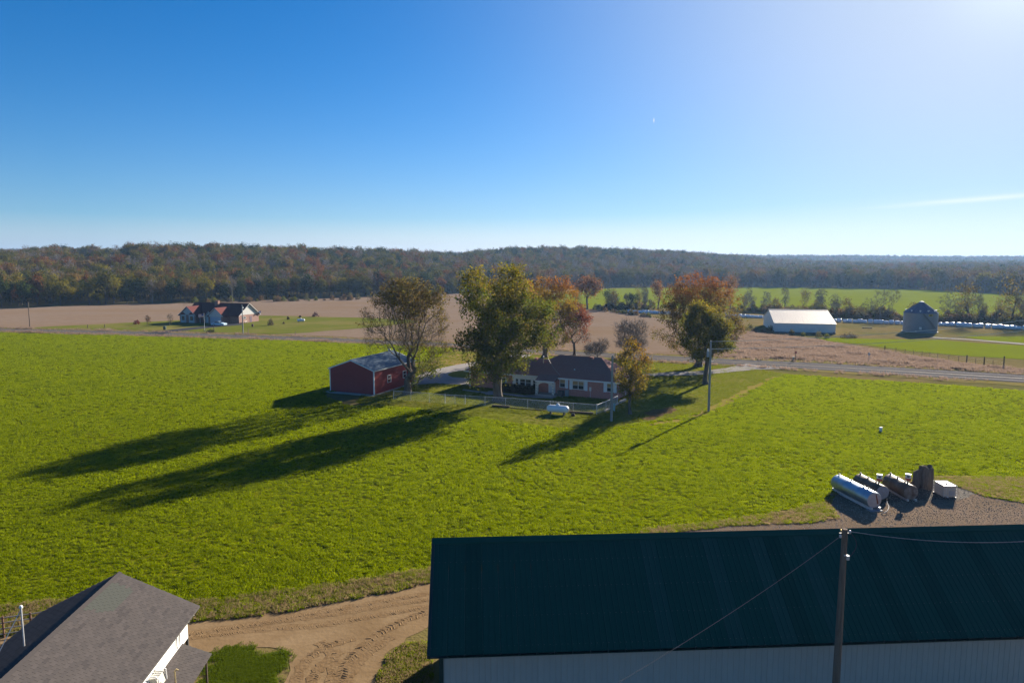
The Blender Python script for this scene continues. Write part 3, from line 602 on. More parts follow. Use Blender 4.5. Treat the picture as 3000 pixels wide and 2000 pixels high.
# the big green and gold tree before the house
make_tree('tall dense green and gold tree at the fence, in front of the brick house', (1460, 1174),
    [(1388, 822, 56, 50, 0), (1385, 880, 55, 45, -1), (1492, 808, 58, 48, .5), (1500, 865, 75, 55, -.5), (1420, 905, 75, 55, .5), (1545, 900, 72, 45, -1), (1590, 912, 58, 42, 1), (1440, 985, 100, 60, 0), (1545, 975, 85, 50, 1), (1600, 985, 48, 38, 0, .7),
     (1385, 1005, 62, 42, -1), (1480, 1050, 88, 48, 0), (1412, 1078, 52, 36, 1), (1462, 1092, 52, 24, -1), (1350, 1040, 32, 22, 0, .6), (1395, 1108, 40, 18, 0, .6), (1508, 1068, 28, 26, 0, .7), (1570, 1018, 26, 18, 0, .6), (1460, 930, 75, 70, 3.6, .6), (1470, 940, 75, 70, -3.6, .6), (1450, 1030, 70, 45, 3.4, .5), (1450, 1040, 70, 45, -3.4, .5)],
    6.2, .62, 1150, 3, lambda x, z, c, s, u: blend(blend(GREEN, OLIVE, .5 + .5 * u + c), GOLD, (z - .66) * 1.8 + .35 * c + .2 * u), per=34, spread=.40, size=.32, bf=.3)
# half bare tree by the red shed
make_tree('half bare spreading tree with golden top leaves beside the red shed', (1194, 1154),
    [(1160, 850, 52, 38, 0), (1120, 880, 45, 40, .5), (1215, 850, 58, 38, -.5), (1275, 880, 42, 50, .5), (1085, 935, 38, 50, 0, .8), (1180, 925, 80, 55, 0, .7), (1290, 950, 30, 50, 0), (1240, 960, 60, 60, 1, .7), (1110, 985, 55, 45, -1, .8), (1280, 1020, 42, 40, 0), (1200, 1020, 60, 45, 0, .6), (1255, 1075, 45, 36, 0), (1090, 1015, 34, 24, 0, .6), (1215, 1105, 32, 26, .5), (1125, 1025, 30, 18, 0, .5), (1190, 890, 75, 50, 4.6, .8), (1190, 890, 70, 50, -4.2, .6), (1190, 990, 75, 50, 4.8, .7), (1200, 985, 70, 45, -4.2, .5)],
    2.2, .50, 1250, 8, lambda x, z, c, s, u: blend(blend(OLIVE, TAWNY, .5 + .5 * u), GREEN, (.42 - z) * 3 + .3 * u), per=22, spread=.34, size=.27,
    leafy=lambda x, z, C: .05 + 1.0 * (z > .78) + .55 * ((z > .66) & (x > -.2)) + .8 * ((z < .38) & (x > .1)) + .4 * (x > .72) + .12 * (z > .5), bf=1.1, twigs=5, twig_len=1.0)
# trees on the far side of the house
make_tree('large orange and gold tree behind the brick house beside the road', (1596, 1047),
    [(1590, 848, 48, 44, 0), (1645, 845, 42, 42, 0), (1672, 880, 30, 50, 0), (1610, 900, 62, 55, 0), (1660, 940, 40, 45, 0), (1575, 960, 55, 50, 0), (1625, 985, 50, 35, 0), (1560, 890, 40, 50, 0), (1590, 1015, 42, 22, 0, .8)],
    4.0, .5, 620, 14, lambda x, z, c, s, u: blend(blend(OLIVE, GOLD, .4 + z * .6 + .4 * u), blend(ORANGE, RED, .4 + .5 * u), (z - .66) * 2.4 + .3 * c + .3 * (x > .3)), per=30, spread=.42, size=.34)
make_tree('gold tree showing only between the two tops of the tall green and gold tree', (1474, 1074),
    [(1440, 850, 55, 48, 0), (1500, 850, 50, 45, 0), (1540, 840, 38, 36, 0), (1475, 910, 75, 55, 3), (1475, 920, 75, 55, -3), (1450, 970, 70, 45, 0), (1510, 975, 60, 45, 0)],
    4.2, .45, 520, 18, lambda x, z, c, s, u: blend(blend(OLIVE, GOLD, .5 + .5 * u), ORANGE, (z - .6) + .5 * (x > .4)), per=26, spread=.45, size=.36)
make_tree('smaller red leaved tree with a bare lower crown beside the road', (1683, 1042),
    [(1690, 912, 36, 36, 0), (1708, 945, 30, 32, 0), (1672, 950, 34, 34, 0), (1690, 985, 42, 28, 0), (1715, 985, 20, 20, 0), (1655, 985, 22, 25, 0)],
    2.6, .26, 420, 21, lambda x, z, c, s, u: blend(RUST, RED, .5 + .5 * x + .4 * u), per=18, spread=.35, size=.3, leafy=lambda x, z, C: .10 + .75 * (z > .55) + .5 * ((x > .35) & (z > .25)), twigs=4, twig_len=.8, bf=.4)
make_tree('dark rust tree on several stems at the far edge of the stubble', (1720, 906),
    [(1722, 828, 30, 26, 0), (1745, 838, 22, 22, 0), (1700, 840, 20, 20, 0), (1728, 855, 30, 14, 0)], 6.0, .4, 260, 33, lambda x, z, c, s, u: blend(RUST, TAWNY, .4 + .5 * u), per=16, spread=.75, size=.6, bf=.5)
make_tree('bare grey tree behind the small yellow tree', (1850, 1046),
    [(1848, 985, 52, 42, 0), (1830, 960, 30, 24, 0), (1872, 962, 30, 26, 0), (1850, 1010, 48, 22, 0)], 2.0, .24, 560, 41, None, bark=m_bark_grey, twigs=6, twig_len=1.1, bf=.5, twig_r=.016)
make_tree('low bare bush beside the road behind the house roof', (1751, 1046),
    [(1745, 1022, 36, 20, 0), (1765, 1012, 20, 22, 0), (1728, 1030, 18, 12, 0)], .6, .09, 300, 47, None, bark=m_bark_grey, twigs=6, twig_len=.9, bf=.6, cat='bush', name='bush', twig_r=.014)
make_tree('broad maple with red top and brown gold sides beside the road', (2046, 1073),
    [(2038, 850, 74, 58, 0), (1985, 875, 60, 54, 0), (2095, 855, 60, 54, 0), (2135, 905, 44, 62, 0), (2152, 960, 30, 55, 0), (1960, 930, 46, 50, 0), (2040, 930, 95, 70, 0, .7), (1940, 985, 32, 26, 0, .8), (1985, 1000, 50, 40, 0), (2120, 995, 46, 50, 0), (2060, 1015, 60, 36, 0), (2040, 900, 80, 65, 4.5, .6), (2040, 900, 80, 65, -4.2, .6), (1925, 978, 18, 14, 0), (2145, 960, 22, 50, 0)],
    3.5, .6, 950, 52, lambda x, z, c, s, u: blend(blend(TAWNY, OLIVE, .35 + .5 * u + .3 * c), blend(ORANGE, RED, .55 + .45 * u), (z - .56) * 2.3 + .25 * c), per=30, spread=.40, size=.32, bf=.4, twigs=1)
make_tree('dark olive gold tree behind the grey utility pole, before the red topped maple', (2067, 1125),
    [(2052, 908, 34, 28, 0), (2088, 930, 36, 34, 0), (2026, 948, 30, 36, 0), (2118, 962, 28, 36, 0), (2070, 975, 55, 44, 0, .6), (2020, 1002, 26, 26, 0), (2108, 1012, 40, 28, 0), (2055, 1036, 42, 22, 0), (2132, 1010, 20, 22, 0, .6), (2000, 985, 18, 22, 0, .6)],
    4.4, .36, 640, 61, lambda x, z, c, s, u: blend(blend(GREEN, OLIVE, .6 + .4 * u), GOLD, (z - .55) + .5 * c + .25 * u), per=33, spread=.38, size=.3, bf=.35)
make_tree('small yellow leaved tree at the right corner of the brick house', (1846, 1213),
    [(1848, 1018, 30, 30, 0), (1868, 1045, 34, 32, 0), (1832, 1058, 30, 36, 0), (1875, 1090, 36, 38, 0), (1835, 1105, 38, 36, 0), (1862, 1130, 34, 28, 0), (1826, 1135, 22, 22, 0), (1893, 1065, 20, 26, 0), (1850, 1155, 28, 14, 0)],
    2.6, .17, 420, 73, lambda x, z, c, s, u: blend(blend(OLIVE, GOLD, .55 + .45 * u), ORANGE, (z - .55) * .9 + .35 * (x > .2) + .3 * c), per=17, spread=.27, size=.24, bf=.35, twigs=2, twig_len=.5)

# bare trees of the fence row beyond the bales, and a few in leaf
def row_tree(px, py, h_px, w_px, seed, kind, label, name='tree', cat='tree'):
    b = P(px, py); top = py - h_px; L = []
    r = np.random.default_rng(seed)
    for k in range(5):
        L.append((px + r.uniform(-.55, .55) * w_px / 2, top + h_px * r.uniform(.22, .68), w_px * r.uniform(.2, .34), h_px * r.uniform(.18, .28), 0))
    L.append((px + r.uniform(-.1, .1) * w_px, top + h_px * .2, w_px * .24, h_px * .2, 0))
    h = h_px * b.y / 2000
    bare = kind == 'bare'
    cols = {'green': (GREEN, OLIVE), 'dark': ((.03, .05, .012), (.05, .06, .012)), 'tawny': (TAWNY, RUST), 'bare': None, 'sparse': (TAWNY, OLIVE)}[kind]
    make_tree(label, (px, py), L, h * (.2 if kind != 'dark' else .12), h * .021 + .03, 150 if bare else 130, seed, None if bare else (lambda x, z, c, s, u: blend(cols[0], cols[1], .5 + .5 * u)),
              per=5 if kind == 'sparse' else 16, spread=h * .05 + .1, size=h * .024 + .2, bark=m_bark_grey if bare else m_bark, twigs=7 if bare else (3 if kind == 'sparse' else 0), twig_len=h * .085, bf=1.0, group='trees of the fence row', twig_r=.02, name=name, cat=cat)
for i, a in enumerate([
    (2202, 915, 76, 46, 'bare', 'slender bare tree just left of the white barn, on the fence row'),
    (2299, 905, 62, 40, 'bare', 'bare tree rising directly behind the left half of the white barn'),
    (2352, 906, 60, 44, 'sparse', 'ivy dark tree behind the middle of the white barn roof'),
    (2409, 908, 68, 40, 'bare', 'tall bare tree behind the right end of the white barn roof'),
    (2452, 926, 66, 52, 'bare', 'bare tree just right of the white barn'),
    (2578, 938, 92, 112, 'bare', 'widest bare tree of the row, left of the grain bin'),
    (2781, 941, 92, 84, 'bare', 'bare spreading tree just right of the grain bin'),
    (2842, 948, 130, 80, 'sparse', 'tall grey brown tree second to the right of the grain bin'),
    (2866, 946, 92, 52, 'bare', 'thin bare tree close behind the tall grey brown tree'),
    (2935, 945, 66, 60, 'sparse', 'low twiggy tree between two tall ones at the right of the bale row'),
    (2964, 952, 156, 74, 'sparse', 'tall twiggy tree nearest the right end of the bale row'),
    (3010, 954, 140, 70, 'bare', 'tall bare tree cut by the right edge of the picture'),
    (2140, 906, 110, 60, 'tawny', 'dark red brown tree beside the right side of the red topped maple'),
    (1790, 905, 62, 46, 'dark', 'dark green bushy tree right of the dark rust tree'),
    (1795, 907, 60, 40, 'sparse', 'thin grey green tree on the fence row left of the bales'),
    (1850, 905, 50, 44, 'dark', 'rounded dark green tree in front of the far green field'),
    (1888, 905, 70, 34, 'bare', 'slim bare tree left of the broad maple'),
    (1928, 906, 88, 40, 'tawny', 'brown tree half hidden behind the broad maple'),
    (1690, 902, 60, 36, 'sparse', 'grey twiggy tree left of the dark rust tree'),
    (2515, 936, 40, 34, 'sparse', 'low brown bush tree left of the widest bare tree'),
    (2680, 930, 46, 44, 'sparse', 'low brown tree half hidden behind the grain bin')]):
    row_tree(a[0], a[1], a[2], a[3], 200 + i * 3, a[4], a[5])
for i, (a, c, n) in enumerate([((2170, 913), (2290, 918), 4), ((2380, 918), (2460, 928), 3), ((2480, 930), (2630, 938), 5), ((2760, 941), (3080, 956), 9), ((1765, 906), (1915, 906), 5)]):
    for k in range(n):
        x = a[0] + (c[0] - a[0]) * (k + .5) / n + rng.normal() * 6; y = a[1] + (c[1] - a[1]) * (k + .5) / n - abs(rng.normal()) * 3; hh = rng.uniform(34, 62) * (1.25 if x > 2800 else 1)
        row_tree(x, y, hh, hh * rng.uniform(.55, .8), 900 + i * 20 + k, 'bare' if k % 3 else 'sparse', ['thin twiggy tree of the fence row near the left end of the white barn', 'thin twiggy tree of the fence row near the right end of the white barn', 'low twiggy tree of the fence row left of the grain bin', 'thin twiggy tree of the fence row right of the grain bin', 'thin twiggy tree of the fence row left of the broad maple'][i])
# scrub along the foot of the row
def shrub_mesh(name, seed, w, d, h, n, cols, size, m_mat=None):
    r = np.random.default_rng(seed); u = r.normal(size=(n, 3)); u /= np.linalg.norm(u, axis=1, keepdims=True); u[:, 2] = np.abs(u[:, 2])
    q = r.uniform(.2, 1, n) ** .4; C = u * q[:, None] * np.array([w / 2, d / 2, h]); C += np.sin(C[:, [1, 2, 0]] * 4) * .06 * w
    C[:, 2] = np.clip(C[:, 2], size * .3, None)
    return leaves_mesh(name, seed, C, blend(cols[0], cols[1], r.uniform(0, 1, n)), 4, w * .05, size, m_mat)
scr = [shrub_mesh(f'scrub_{i}', 300 + i, 3.4, 2.6, 2.0 + .5 * i, 130, [((.10, .07, .04), (.14, .10, .06)), (GREEN, OLIVE), ((.13, .075, .035), TAWNY), ((.07, .07, .02), (.12, .10, .03))][i], .42) for i in range(4)]
scol = hide_source([bpy.data.objects.new(f'scrub_source_{i}', m) for i, m in enumerate(scr)], 'scrub_sources')
sp = []
for a, b_, n, jit in (((1640, 904), (1700, 906), 14, 2), ((1760, 906), (1910, 905), 44, 2.5), ((2165, 914), (2420, 918), 90, 4), ((2440, 927), (2640, 938), 110, 4), ((2745, 941), (3120, 958), 190, 5), ((1760, 909), (1940, 934), 34, 1.2), ((2090, 960), (2420, 990), 24, .8), ((600, 886), (1050, 878), 40, 3)):
    A, B = P(*a), P(*b_)
    for k in range(n): q = A.lerp(B, rng.uniform()); sp.append((q.x + rng.normal() * jit * .5, q.y + rng.normal() * jit))
sp = np.array(sp); ssc = rng.uniform(.45, 1.25, len(sp)); near = np.zeros(len(sp), bool); near[-98:-40] = True; ssc[near] *= .55
scatter('undergrowth', np.c_[sp, np.full(len(sp), 0)], rng.uniform(0, 6.28, len(sp)), ssc, rng.integers(0, 4, len(sp)), scol)

# ------------------------------------------------------------------ the woods on the hills
KIND = [  # name, colours, height, width, bare
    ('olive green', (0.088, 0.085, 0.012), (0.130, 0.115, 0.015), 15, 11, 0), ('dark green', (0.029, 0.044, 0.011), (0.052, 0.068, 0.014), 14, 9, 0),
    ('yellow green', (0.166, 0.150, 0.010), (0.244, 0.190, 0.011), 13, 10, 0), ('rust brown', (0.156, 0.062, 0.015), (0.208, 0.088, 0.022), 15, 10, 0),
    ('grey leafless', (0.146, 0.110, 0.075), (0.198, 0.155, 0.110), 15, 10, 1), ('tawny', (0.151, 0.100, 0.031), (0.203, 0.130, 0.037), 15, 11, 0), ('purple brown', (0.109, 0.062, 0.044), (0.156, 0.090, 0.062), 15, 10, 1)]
def wood_tree(i, v):
    nm, c1, c2, h, w, bare = KIND[i]; seed = 500 + i * 10 + v; r = np.random.default_rng(seed); h *= r.uniform(.9, 1.1); w *= r.uniform(.9, 1.1)
    L = [(r.normal() * w * .16, r.normal() * w * .16, h * r.uniform(.42, .8), w * r.uniform(.22, .34), w * r.uniform(.22, .34), h * r.uniform(.13, .21)) for _ in range(7)] + [(0, 0, h * .62, w * .36, w * .36, h * .25), (0, 0, h * .3, w * .3, w * .3, h * .2, .6)]
    pts, par, order, m, sh = skeleton(seed, L, h * .35, 62, .3)
    wm, rad, kids = wood_mesh(f'trunk_{i}_{v}', seed, pts, par, order, m, .24, m_bark_grey if bare else m_bark, twigs=6 if bare else 0, twig_len=1.6, twig_r=.045)
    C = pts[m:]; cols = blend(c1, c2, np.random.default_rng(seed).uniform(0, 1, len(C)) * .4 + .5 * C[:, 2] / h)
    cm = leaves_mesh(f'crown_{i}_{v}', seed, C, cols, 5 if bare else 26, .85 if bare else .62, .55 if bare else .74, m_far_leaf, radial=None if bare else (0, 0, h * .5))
    return wm, cm
WT = [[wood_tree(i, v) for v in range(4 if i != 6 else 3)] for i in range(len(KIND))]
flat = []; src = []
for i, vs in enumerate(WT):
    for v, (wm, cm) in enumerate(vs):
        V1 = np.empty(len(wm.vertices) * 3, np.float32); wm.vertices.foreach_get('co', V1); V2 = np.empty(len(cm.vertices) * 3, np.float32); cm.vertices.foreach_get('co', V2)
        F1 = np.empty(len(wm.loops), np.int32); wm.loops.foreach_get('vertex_index', F1); F2 = np.empty(len(cm.loops), np.int32); cm.loops.foreach_get('vertex_index', F2)
        n1 = len(V1) // 3; me = np_mesh(f'wood_source_{len(flat):02d}', np.concatenate([V1, V2]).reshape(-1, 3), np.concatenate([F1, F2 + n1]).reshape(-1, 4), [wm.materials[0], m_far_leaf], mi=[0] * (len(F1) // 4) + [1] * (len(F2) // 4))
        c = np.ones((len(me.vertices), 4), np.float32); cc = np.empty(len(cm.vertices) * 4, np.float32); cm.color_attributes['tint'].data.foreach_get('color', cc); c[n1:] = cc.reshape(-1, 4)
        me.color_attributes.new('tint', 'FLOAT_COLOR', 'POINT').data.foreach_set('color', c.ravel())
        src.append(bpy.data.objects.new(me.name, me)); flat.append((i, v))
wcol = hide_source(src, 'wood_sources')
KIDX = {k: [n for n, f in enumerate(flat) if f[0] == k] for k in range(len(KIND))}
# candidate spots: jittered grid over the hills
def spots(y0, y1, step, lo, hi):
    out = []
    for y in np.arange(y0, y1, step):
        x0, x1 = (lo - 1500) / 2000 * y, (hi - 1500) / 2000 * y
        x = np.arange(x0, x1, step); out.append(np.stack([x + rng.uniform(-.42, .42, len(x)) * step, np.full(len(x), y) + rng.uniform(-.42, .42, len(x)) * step], 1))
    return np.concatenate(out)
p = spots(270, 1330, 7.6, -350, 3350); q = p[:, 0] / p[:, 1] * 2000 + 1500; e = interp(q, WOOD_EDGE); rdist = interp(q, RIDGE_D)
p = p[(p[:, 1] > e + np.abs(rng.normal(size=len(p))) * 3) & (p[:, 1] < rdist + 150)]
# keep the hill pasture on the left open
q = p[:, 0] / p[:, 1] * 2000 + 1500; open_ = (q > 205) & (q < 372) & (p[:, 1] > 560) & (p[:, 1] < 695); thin = (q > 150) & (q < 400) & (p[:, 1] > 470) & (p[:, 1] <= 560)
p = p[~open_ & ~(thin & (rng.uniform(size=len(p)) < .5))]
p2 = spots(1330, 2260, 13.0, -350, 3350)
def kinds(x, y, q):
    u = rng.uniform(size=len(x)); zone = np.sin(x * .012 + 1) * np.sin(y * .017) + .5 * np.sin(x * .031 + y * .02)
    k = np.full(len(x), 0); w = np.array([.29, .18, .15, .10, .07, .15, .05])
    W_ = np.tile(w, (len(x), 1)); W_[:, 1] *= np.where(zone > .2, 2.6, .6); W_[:, 4] *= np.where(zone < -.2, 1.6, .7); W_[:, 2] *= np.where((q < 700) & (y < 470), 2.2, .55); W_[:, 3] *= np.where(zone < 0, 1.4, .8)
    r_ = q > 1750; W_[~r_, 6] *= .3; W_[r_, 6] *= 3.0; W_[r_, 4] *= 2.0; W_[r_, 2] *= .7
    c = np.cumsum(W_, 1); c /= c[:, -1:]; return (u[:, None] > c).sum(1)
q = p[:, 0] / p[:, 1] * 2000 + 1500; k1 = kinds(p[:, 0], p[:, 1], q); z1 = terrain(p[:, 0], p[:, 1]); sc1 = rng.uniform(.72, 1.18, len(p))
front = p[:, 1] - interp(q, WOOD_EDGE); low = front < 4; sc1[low] *= rng.uniform(.55, 1.0, low.sum())
# the trees that show largest stand alone, the rest is the far wood
score = sc1 / p[:, 1] * np.where((q > -15) & (q < 3015), 1, .01) * np.where((q > 1060) & (q < 1300), .5, 1) * np.where(front < 10, 1.5, np.where(front < 20, 1.0, .45))
order = np.argsort(-score); solo = order[:255]; rest = np.setdiff1d(order, solo)
ZONES = [(-99, 330, 'the wood edge behind the brown field at the left'), (330, 545, 'the wood edge left of the red roofed farmhouse'), (545, 800, 'the wood edge behind the red roofed farmhouse'), (800, 1330, 'the wood edge behind the half bare tree'), (1330, 2100, 'the wood behind the broad maple'), (2100, 2480, 'the wood behind the white barn'), (2480, 9999, 'the wood behind the grain bin')]
for j in solo:
    i = int(k1[j]); v = int(rng.integers(0, len(WT[i]))); zn = [z for z in ZONES if z[0] <= q[j] < z[1]][0][2]
    size = 'tall' if sc1[j] > .95 else ('middling' if sc1[j] > .75 else 'low')
    t = thing('tree', f'{size} {KIND[i][0]} tree at {zn}', 'tree', (p[j, 0], p[j, 1], z1[j] - .2), rng.uniform(0, 6.28), f'{size} {KIND[i][0]} trees at {zn}')
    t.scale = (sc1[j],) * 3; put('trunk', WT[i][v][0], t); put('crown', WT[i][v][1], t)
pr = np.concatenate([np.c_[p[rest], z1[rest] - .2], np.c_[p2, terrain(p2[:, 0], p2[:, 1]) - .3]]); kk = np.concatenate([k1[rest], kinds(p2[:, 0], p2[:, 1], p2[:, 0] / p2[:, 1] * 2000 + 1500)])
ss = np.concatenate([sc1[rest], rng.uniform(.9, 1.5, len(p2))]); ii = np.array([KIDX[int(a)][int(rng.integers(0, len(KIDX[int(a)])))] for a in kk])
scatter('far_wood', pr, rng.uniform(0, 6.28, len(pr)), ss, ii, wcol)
# open pasture on the hill
pa = [(x, y) for x, y in ((-330, 460), (-255, 452), (-250, 455), (-300, 640), (-430, 640))]
gxx, gyy = np.meshgrid(np.linspace(0, 1, 16), np.linspace(555, 700, 22)); fx = ((185 + gxx * 200) - 1500) / 2000 * gyy
V = np.stack([fx, gyy, terrain(fx, gyy) + .25], -1).reshape(-1, 3); ii_ = np.arange(16 * 22).reshape(22, 16)
struct(link(bpy.data.objects.new('hill_pasture', np_mesh('hill_pasture', V, np.stack([ii_[:-1, :-1], ii_[:-1, 1:], ii_[1:, 1:], ii_[1:, :-1]], -1).reshape(-1, 4), mat('hill_grass', (.20, .165, .055), (.25, .20, .075), scale=.05, rough=1, spec=0), smooth=True))))

# ------------------------------------------------------------------ haze
hb = MB().box(-3700, 3700, -500, 3700, -1.5, 100)
hazeo = hb.build('haze', []); hazeo['kind'] = 'stuff'
hm = bpy.data.materials.new('haze'); hm.use_nodes = True; hm.node_tree.nodes.clear()
ho = hm.node_tree.nodes.new('ShaderNodeOutputMaterial'); hv = hm.node_tree.nodes.new('ShaderNodeVolumePrincipled')
hv.inputs['Color'].default_value = (.30, .52, .88, 1); hv.inputs['Density'].default_value = .00012; hv.inputs['Anisotropy'].default_value = .3
hm.node_tree.links.new(hv.outputs[0], ho.inputs['Volume']); hazeo.data.materials.append(hm)

# ------------------------------------------------------------------ building materials
m_green_roof = mat('dark_green_metal', (.004, .058, .040), (.005, .066, .046), scale=.4, rough=.75, spec=.12, big=(.3, (.008, .054, .040), .5))
m_wall_grey = mat('pale_metal_wall', (.40, .38, .335), (.44, .42, .37), scale=.5, rough=.65, spec=.2, big=(.35, (.36, .335, .29), .5))
m_green_trim = mat('green_trim', (.008, .032, .029), (.010, .038, .034), scale=1, rough=.5)
m_white = mat('white_paint', (.74, .73, .70), (.80, .79, .76), scale=1.5, rough=.6, spec=.3)
m_barn_white = mat('weathered_white_metal', (.66, .63, .58), (.74, .71, .66), scale=.3, rough=.55, spec=.4, big=(.12, (.58, .54, .48), .5), stretch=(1, .2, .2))
m_red_wall = mat('red_metal_wall', (.30, .040, .042), (.34, .048, .048), scale=.6, rough=.55, spec=.3)
m_shed_roof = mat('shade_toned_metal_roof', (.085, .125, .165), (.115, .16, .20), scale=.4, rough=.5, metal=.2, spec=.35)  # blue-grey metal, its colour darkened in place of missing tree shade
m_concrete2 = mat('slab_concrete', (.30, .28, .25), (.37, .345, .31), scale=1, rough=.9)
m_brick = brick_mat('red_brick', (.44, .135, .105), (.34, .10, .085), (.46, .36, .32))
m_shingle_plum = mat('plum_shingle', (.25, .11, .090), (.31, .15, .125), scale=6, rough=.95, bump=.5, bscale=14, spec=.15, big=(.5, (.27, .12, .098), .6))
m_shingle_red = mat('red_shingle', (.15, .050, .040), (.195, .070, .055), scale=4, rough=.95, bump=.4, bscale=10, spec=.12)
m_steel = mat('galvanised_steel', (.50, .50, .50), (.60, .60, .59), scale=3, rough=.5, metal=.35, spec=.5)
m_wood_pole = mat('weathered_pole', (.14, .10, .075), (.21, .165, .125), scale=3, rough=.95, bump=.6, bscale=10, stretch=(3, 3, .25), spec=.1)
m_grey_pole = mat('grey_pole', (.25, .245, .235), (.33, .32, .30), scale=2, rough=.9, bump=.3, stretch=(3, 3, .25), spec=.1)
m_cable = mat('bare_cable', (.30, .27, .22), (.38, .34, .28), scale=4, rough=.4, metal=.6)
m_black_cable = mat('black_cable', (.05, .05, .055), rough=.6)
m_dark = mat('dark_metal', (.03, .03, .032), (.05, .05, .052), scale=3, rough=.6)
m_glass = glass_mat()
m_blind = mat('tan_blind', (.34, .22, .10), (.42, .29, .15), scale=8, rough=.9)
m_plastic = mat('white_bale_wrap', (.58, .62, .70), (.68, .71, .77), scale=2, rough=.24, spec=.6, bump=.4, bscale=5)

def ribbed(name, w, l, ribs, rw, rh, m):
    """metal sheet w wide and l long with raised ribs; folded edge so it has thickness"""
    prof = [(0, -.03), (0, 0)]
    for x in ribs: prof += [(x - rw, 0), (x - rw * .45, rh), (x + rw * .45, rh), (x + rw, 0)]
    prof += [(w - .004, 0), (w - .004, -.03)]
    b = MB(); n = len(prof); vs = [(x, 0, z) for x, z in prof] + [(x, l, z) for x, z in prof]
    b.add(vs, [(i, i + 1, n + i + 1, n + i) for i in range(n - 1)]); return b.mesh(name, m)
def frame_m(o, x, y, n): return Matrix(((x.x, y.x, n.x, o.x), (x.y, y.y, n.y, o.y), (x.z, y.z, n.z, o.z), (0, 0, 0, 1)))
def panels(root, name, me, count, w, o, x, y):
    o = Vector(o); x = Vector(x).normalized(); y = Vector(y).normalized(); n = x.cross(y)
    for k in range(count): put(name, me, root, frame_m(o + x * (w * k), x, y, n))

# ---- green roofed barn in the foreground
bt = thing('metal_barn', 'long barn with dark green metal roof and pale grey ribbed walls', 'barn', (-3.32, 25.51, 0), R(3.33))
ZE, ZR, RUN, LEN = 4.5, 7.6, 4.1, 31.0
slope = Vector((0, RUN, ZR - ZE)); sl_len = slope.length
rps = [ribbed('roof_panel', .72, sl_len, [.03, .27, .51], .022, .022, m) for m in (m_green_roof, mat('dark_green_metal_faded', (.008, .062, .046), (.010, .072, .053), scale=.5, rough=.7, spec=.14), mat('dark_green_metal_deep', (.004, .050, .035), (.005, .058, .040), scale=.5, rough=.8, spec=.10))]
for k in range(int(LEN / .72)):
    pm = frame_m(Vector((.72 * k, 0, ZE)), Vector((1, 0, 0)), slope.normalized(), Vector((1, 0, 0)).cross(slope.normalized()))
    put('roof_panel', rps[rng.choice(3, p=[.8, .1, .1])], bt, pm)
b = MB(); sn = Vector((0, -(ZR - ZE), RUN)).normalized()
for k in range(int(LEN / .72)):
    for t in (.06, .3, .54, .78, .96):
        for x in (.03, .27, .51):
            q = Vector((.72 * k + x + .06, 0, ZE)) + slope * t + sn * .004; b.add([q + Vector((-.012, 0, 0)), q + slope.normalized() * -.012, q + Vector((.012, 0, 0)), q + slope.normalized() * .012, q + sn * .012], [(0, 1, 4), (1, 2, 4), (2, 3, 4), (3, 0, 4)])
o = b.build('screws', mat('screw_steel', (.12, .17, .16), (.2, .24, .23), rough=.5, metal=.4), bt); o['kind'] = 'stuff'
rp2 = ribbed('roof_panel_back', .72, sl_len, [.03, .27, .51], .022, .022, m_green_roof)
panels(bt, 'roof_panel', rp2, int(LEN / .72), .72, (int(LEN / .72) * .72, 2 * RUN, ZE), (-1, 0, 0), Vector((0, -RUN, ZR - ZE)))
wp = ribbed('wall_panel', .96, 4.32, [.03, .27, .51, .75], .016, .016, m_wall_grey)
panels(bt, 'wall_panel', wp, 31, .96, (.55, .42, 0), (1, 0, 0), (0, 0, 1))
wp2 = ribbed('wall_panel_back', .96, 4.32, [.03, .27, .51, .75], .016, .016, m_wall_grey)
panels(bt, 'wall_panel', wp2, 31, .96, (.55 + 31 * .96, 2 * RUN - .42, 0), (-1, 0, 0), (0, 0, 1))
b = MB(); b.prism([(.46, 0), (2 * RUN - .46, 0), (2 * RUN - .46, 4.4), (RUN, ZR - .22), (.46, 4.4)], 'x', .50, .54); b.build('gable_wall', m_wall_grey, bt)
b = MB(); b.prism([(.46, 0), (2 * RUN - .46, 0), (2 * RUN - .46, 4.4), (RUN, ZR - .22), (.46, 4.4)], 'x', LEN - .66, LEN - .62); b.build('gable_wall', m_wall_grey, bt)
MB().box(.40, .56, .36, .50, 0, 4.42).build('corner_trim', m_green_trim, bt)
b = MB(); b.prism([(RUN - .22, ZR - .14), (RUN, ZR + .045), (RUN + .22, ZR - .14), (RUN + .22, ZR - .10), (RUN, ZR + .085), (RUN - .22, ZR - .10)], 'x', -.03, LEN); b.build('ridge_cap', m_green_roof, bt)
b = MB()
for y0, y1, z0, z1 in ((-.02, RUN, ZE, ZR), (2 * RUN + .02, RUN, ZE, ZR)): b.slab([(-.06, y0, z0 + .05), (.07, y0, z0 + .05), (.07, y1, z1 + .05), (-.06, y1, z1 + .05)], (0, 0, 1), .16)
b.build('rake_trim', m_green_trim, bt)
b = MB()
for k in range(42): b.box(.72 * k + .0, .72 * k + .05, -.03, .05, ZE - .10, ZE + .03)
b.build('rib_ends', m_green_trim, bt)
MB().box(.0, LEN - .8, .06, .42, ZE - .16, ZE - .12).build('soffit', m_green_trim, bt)

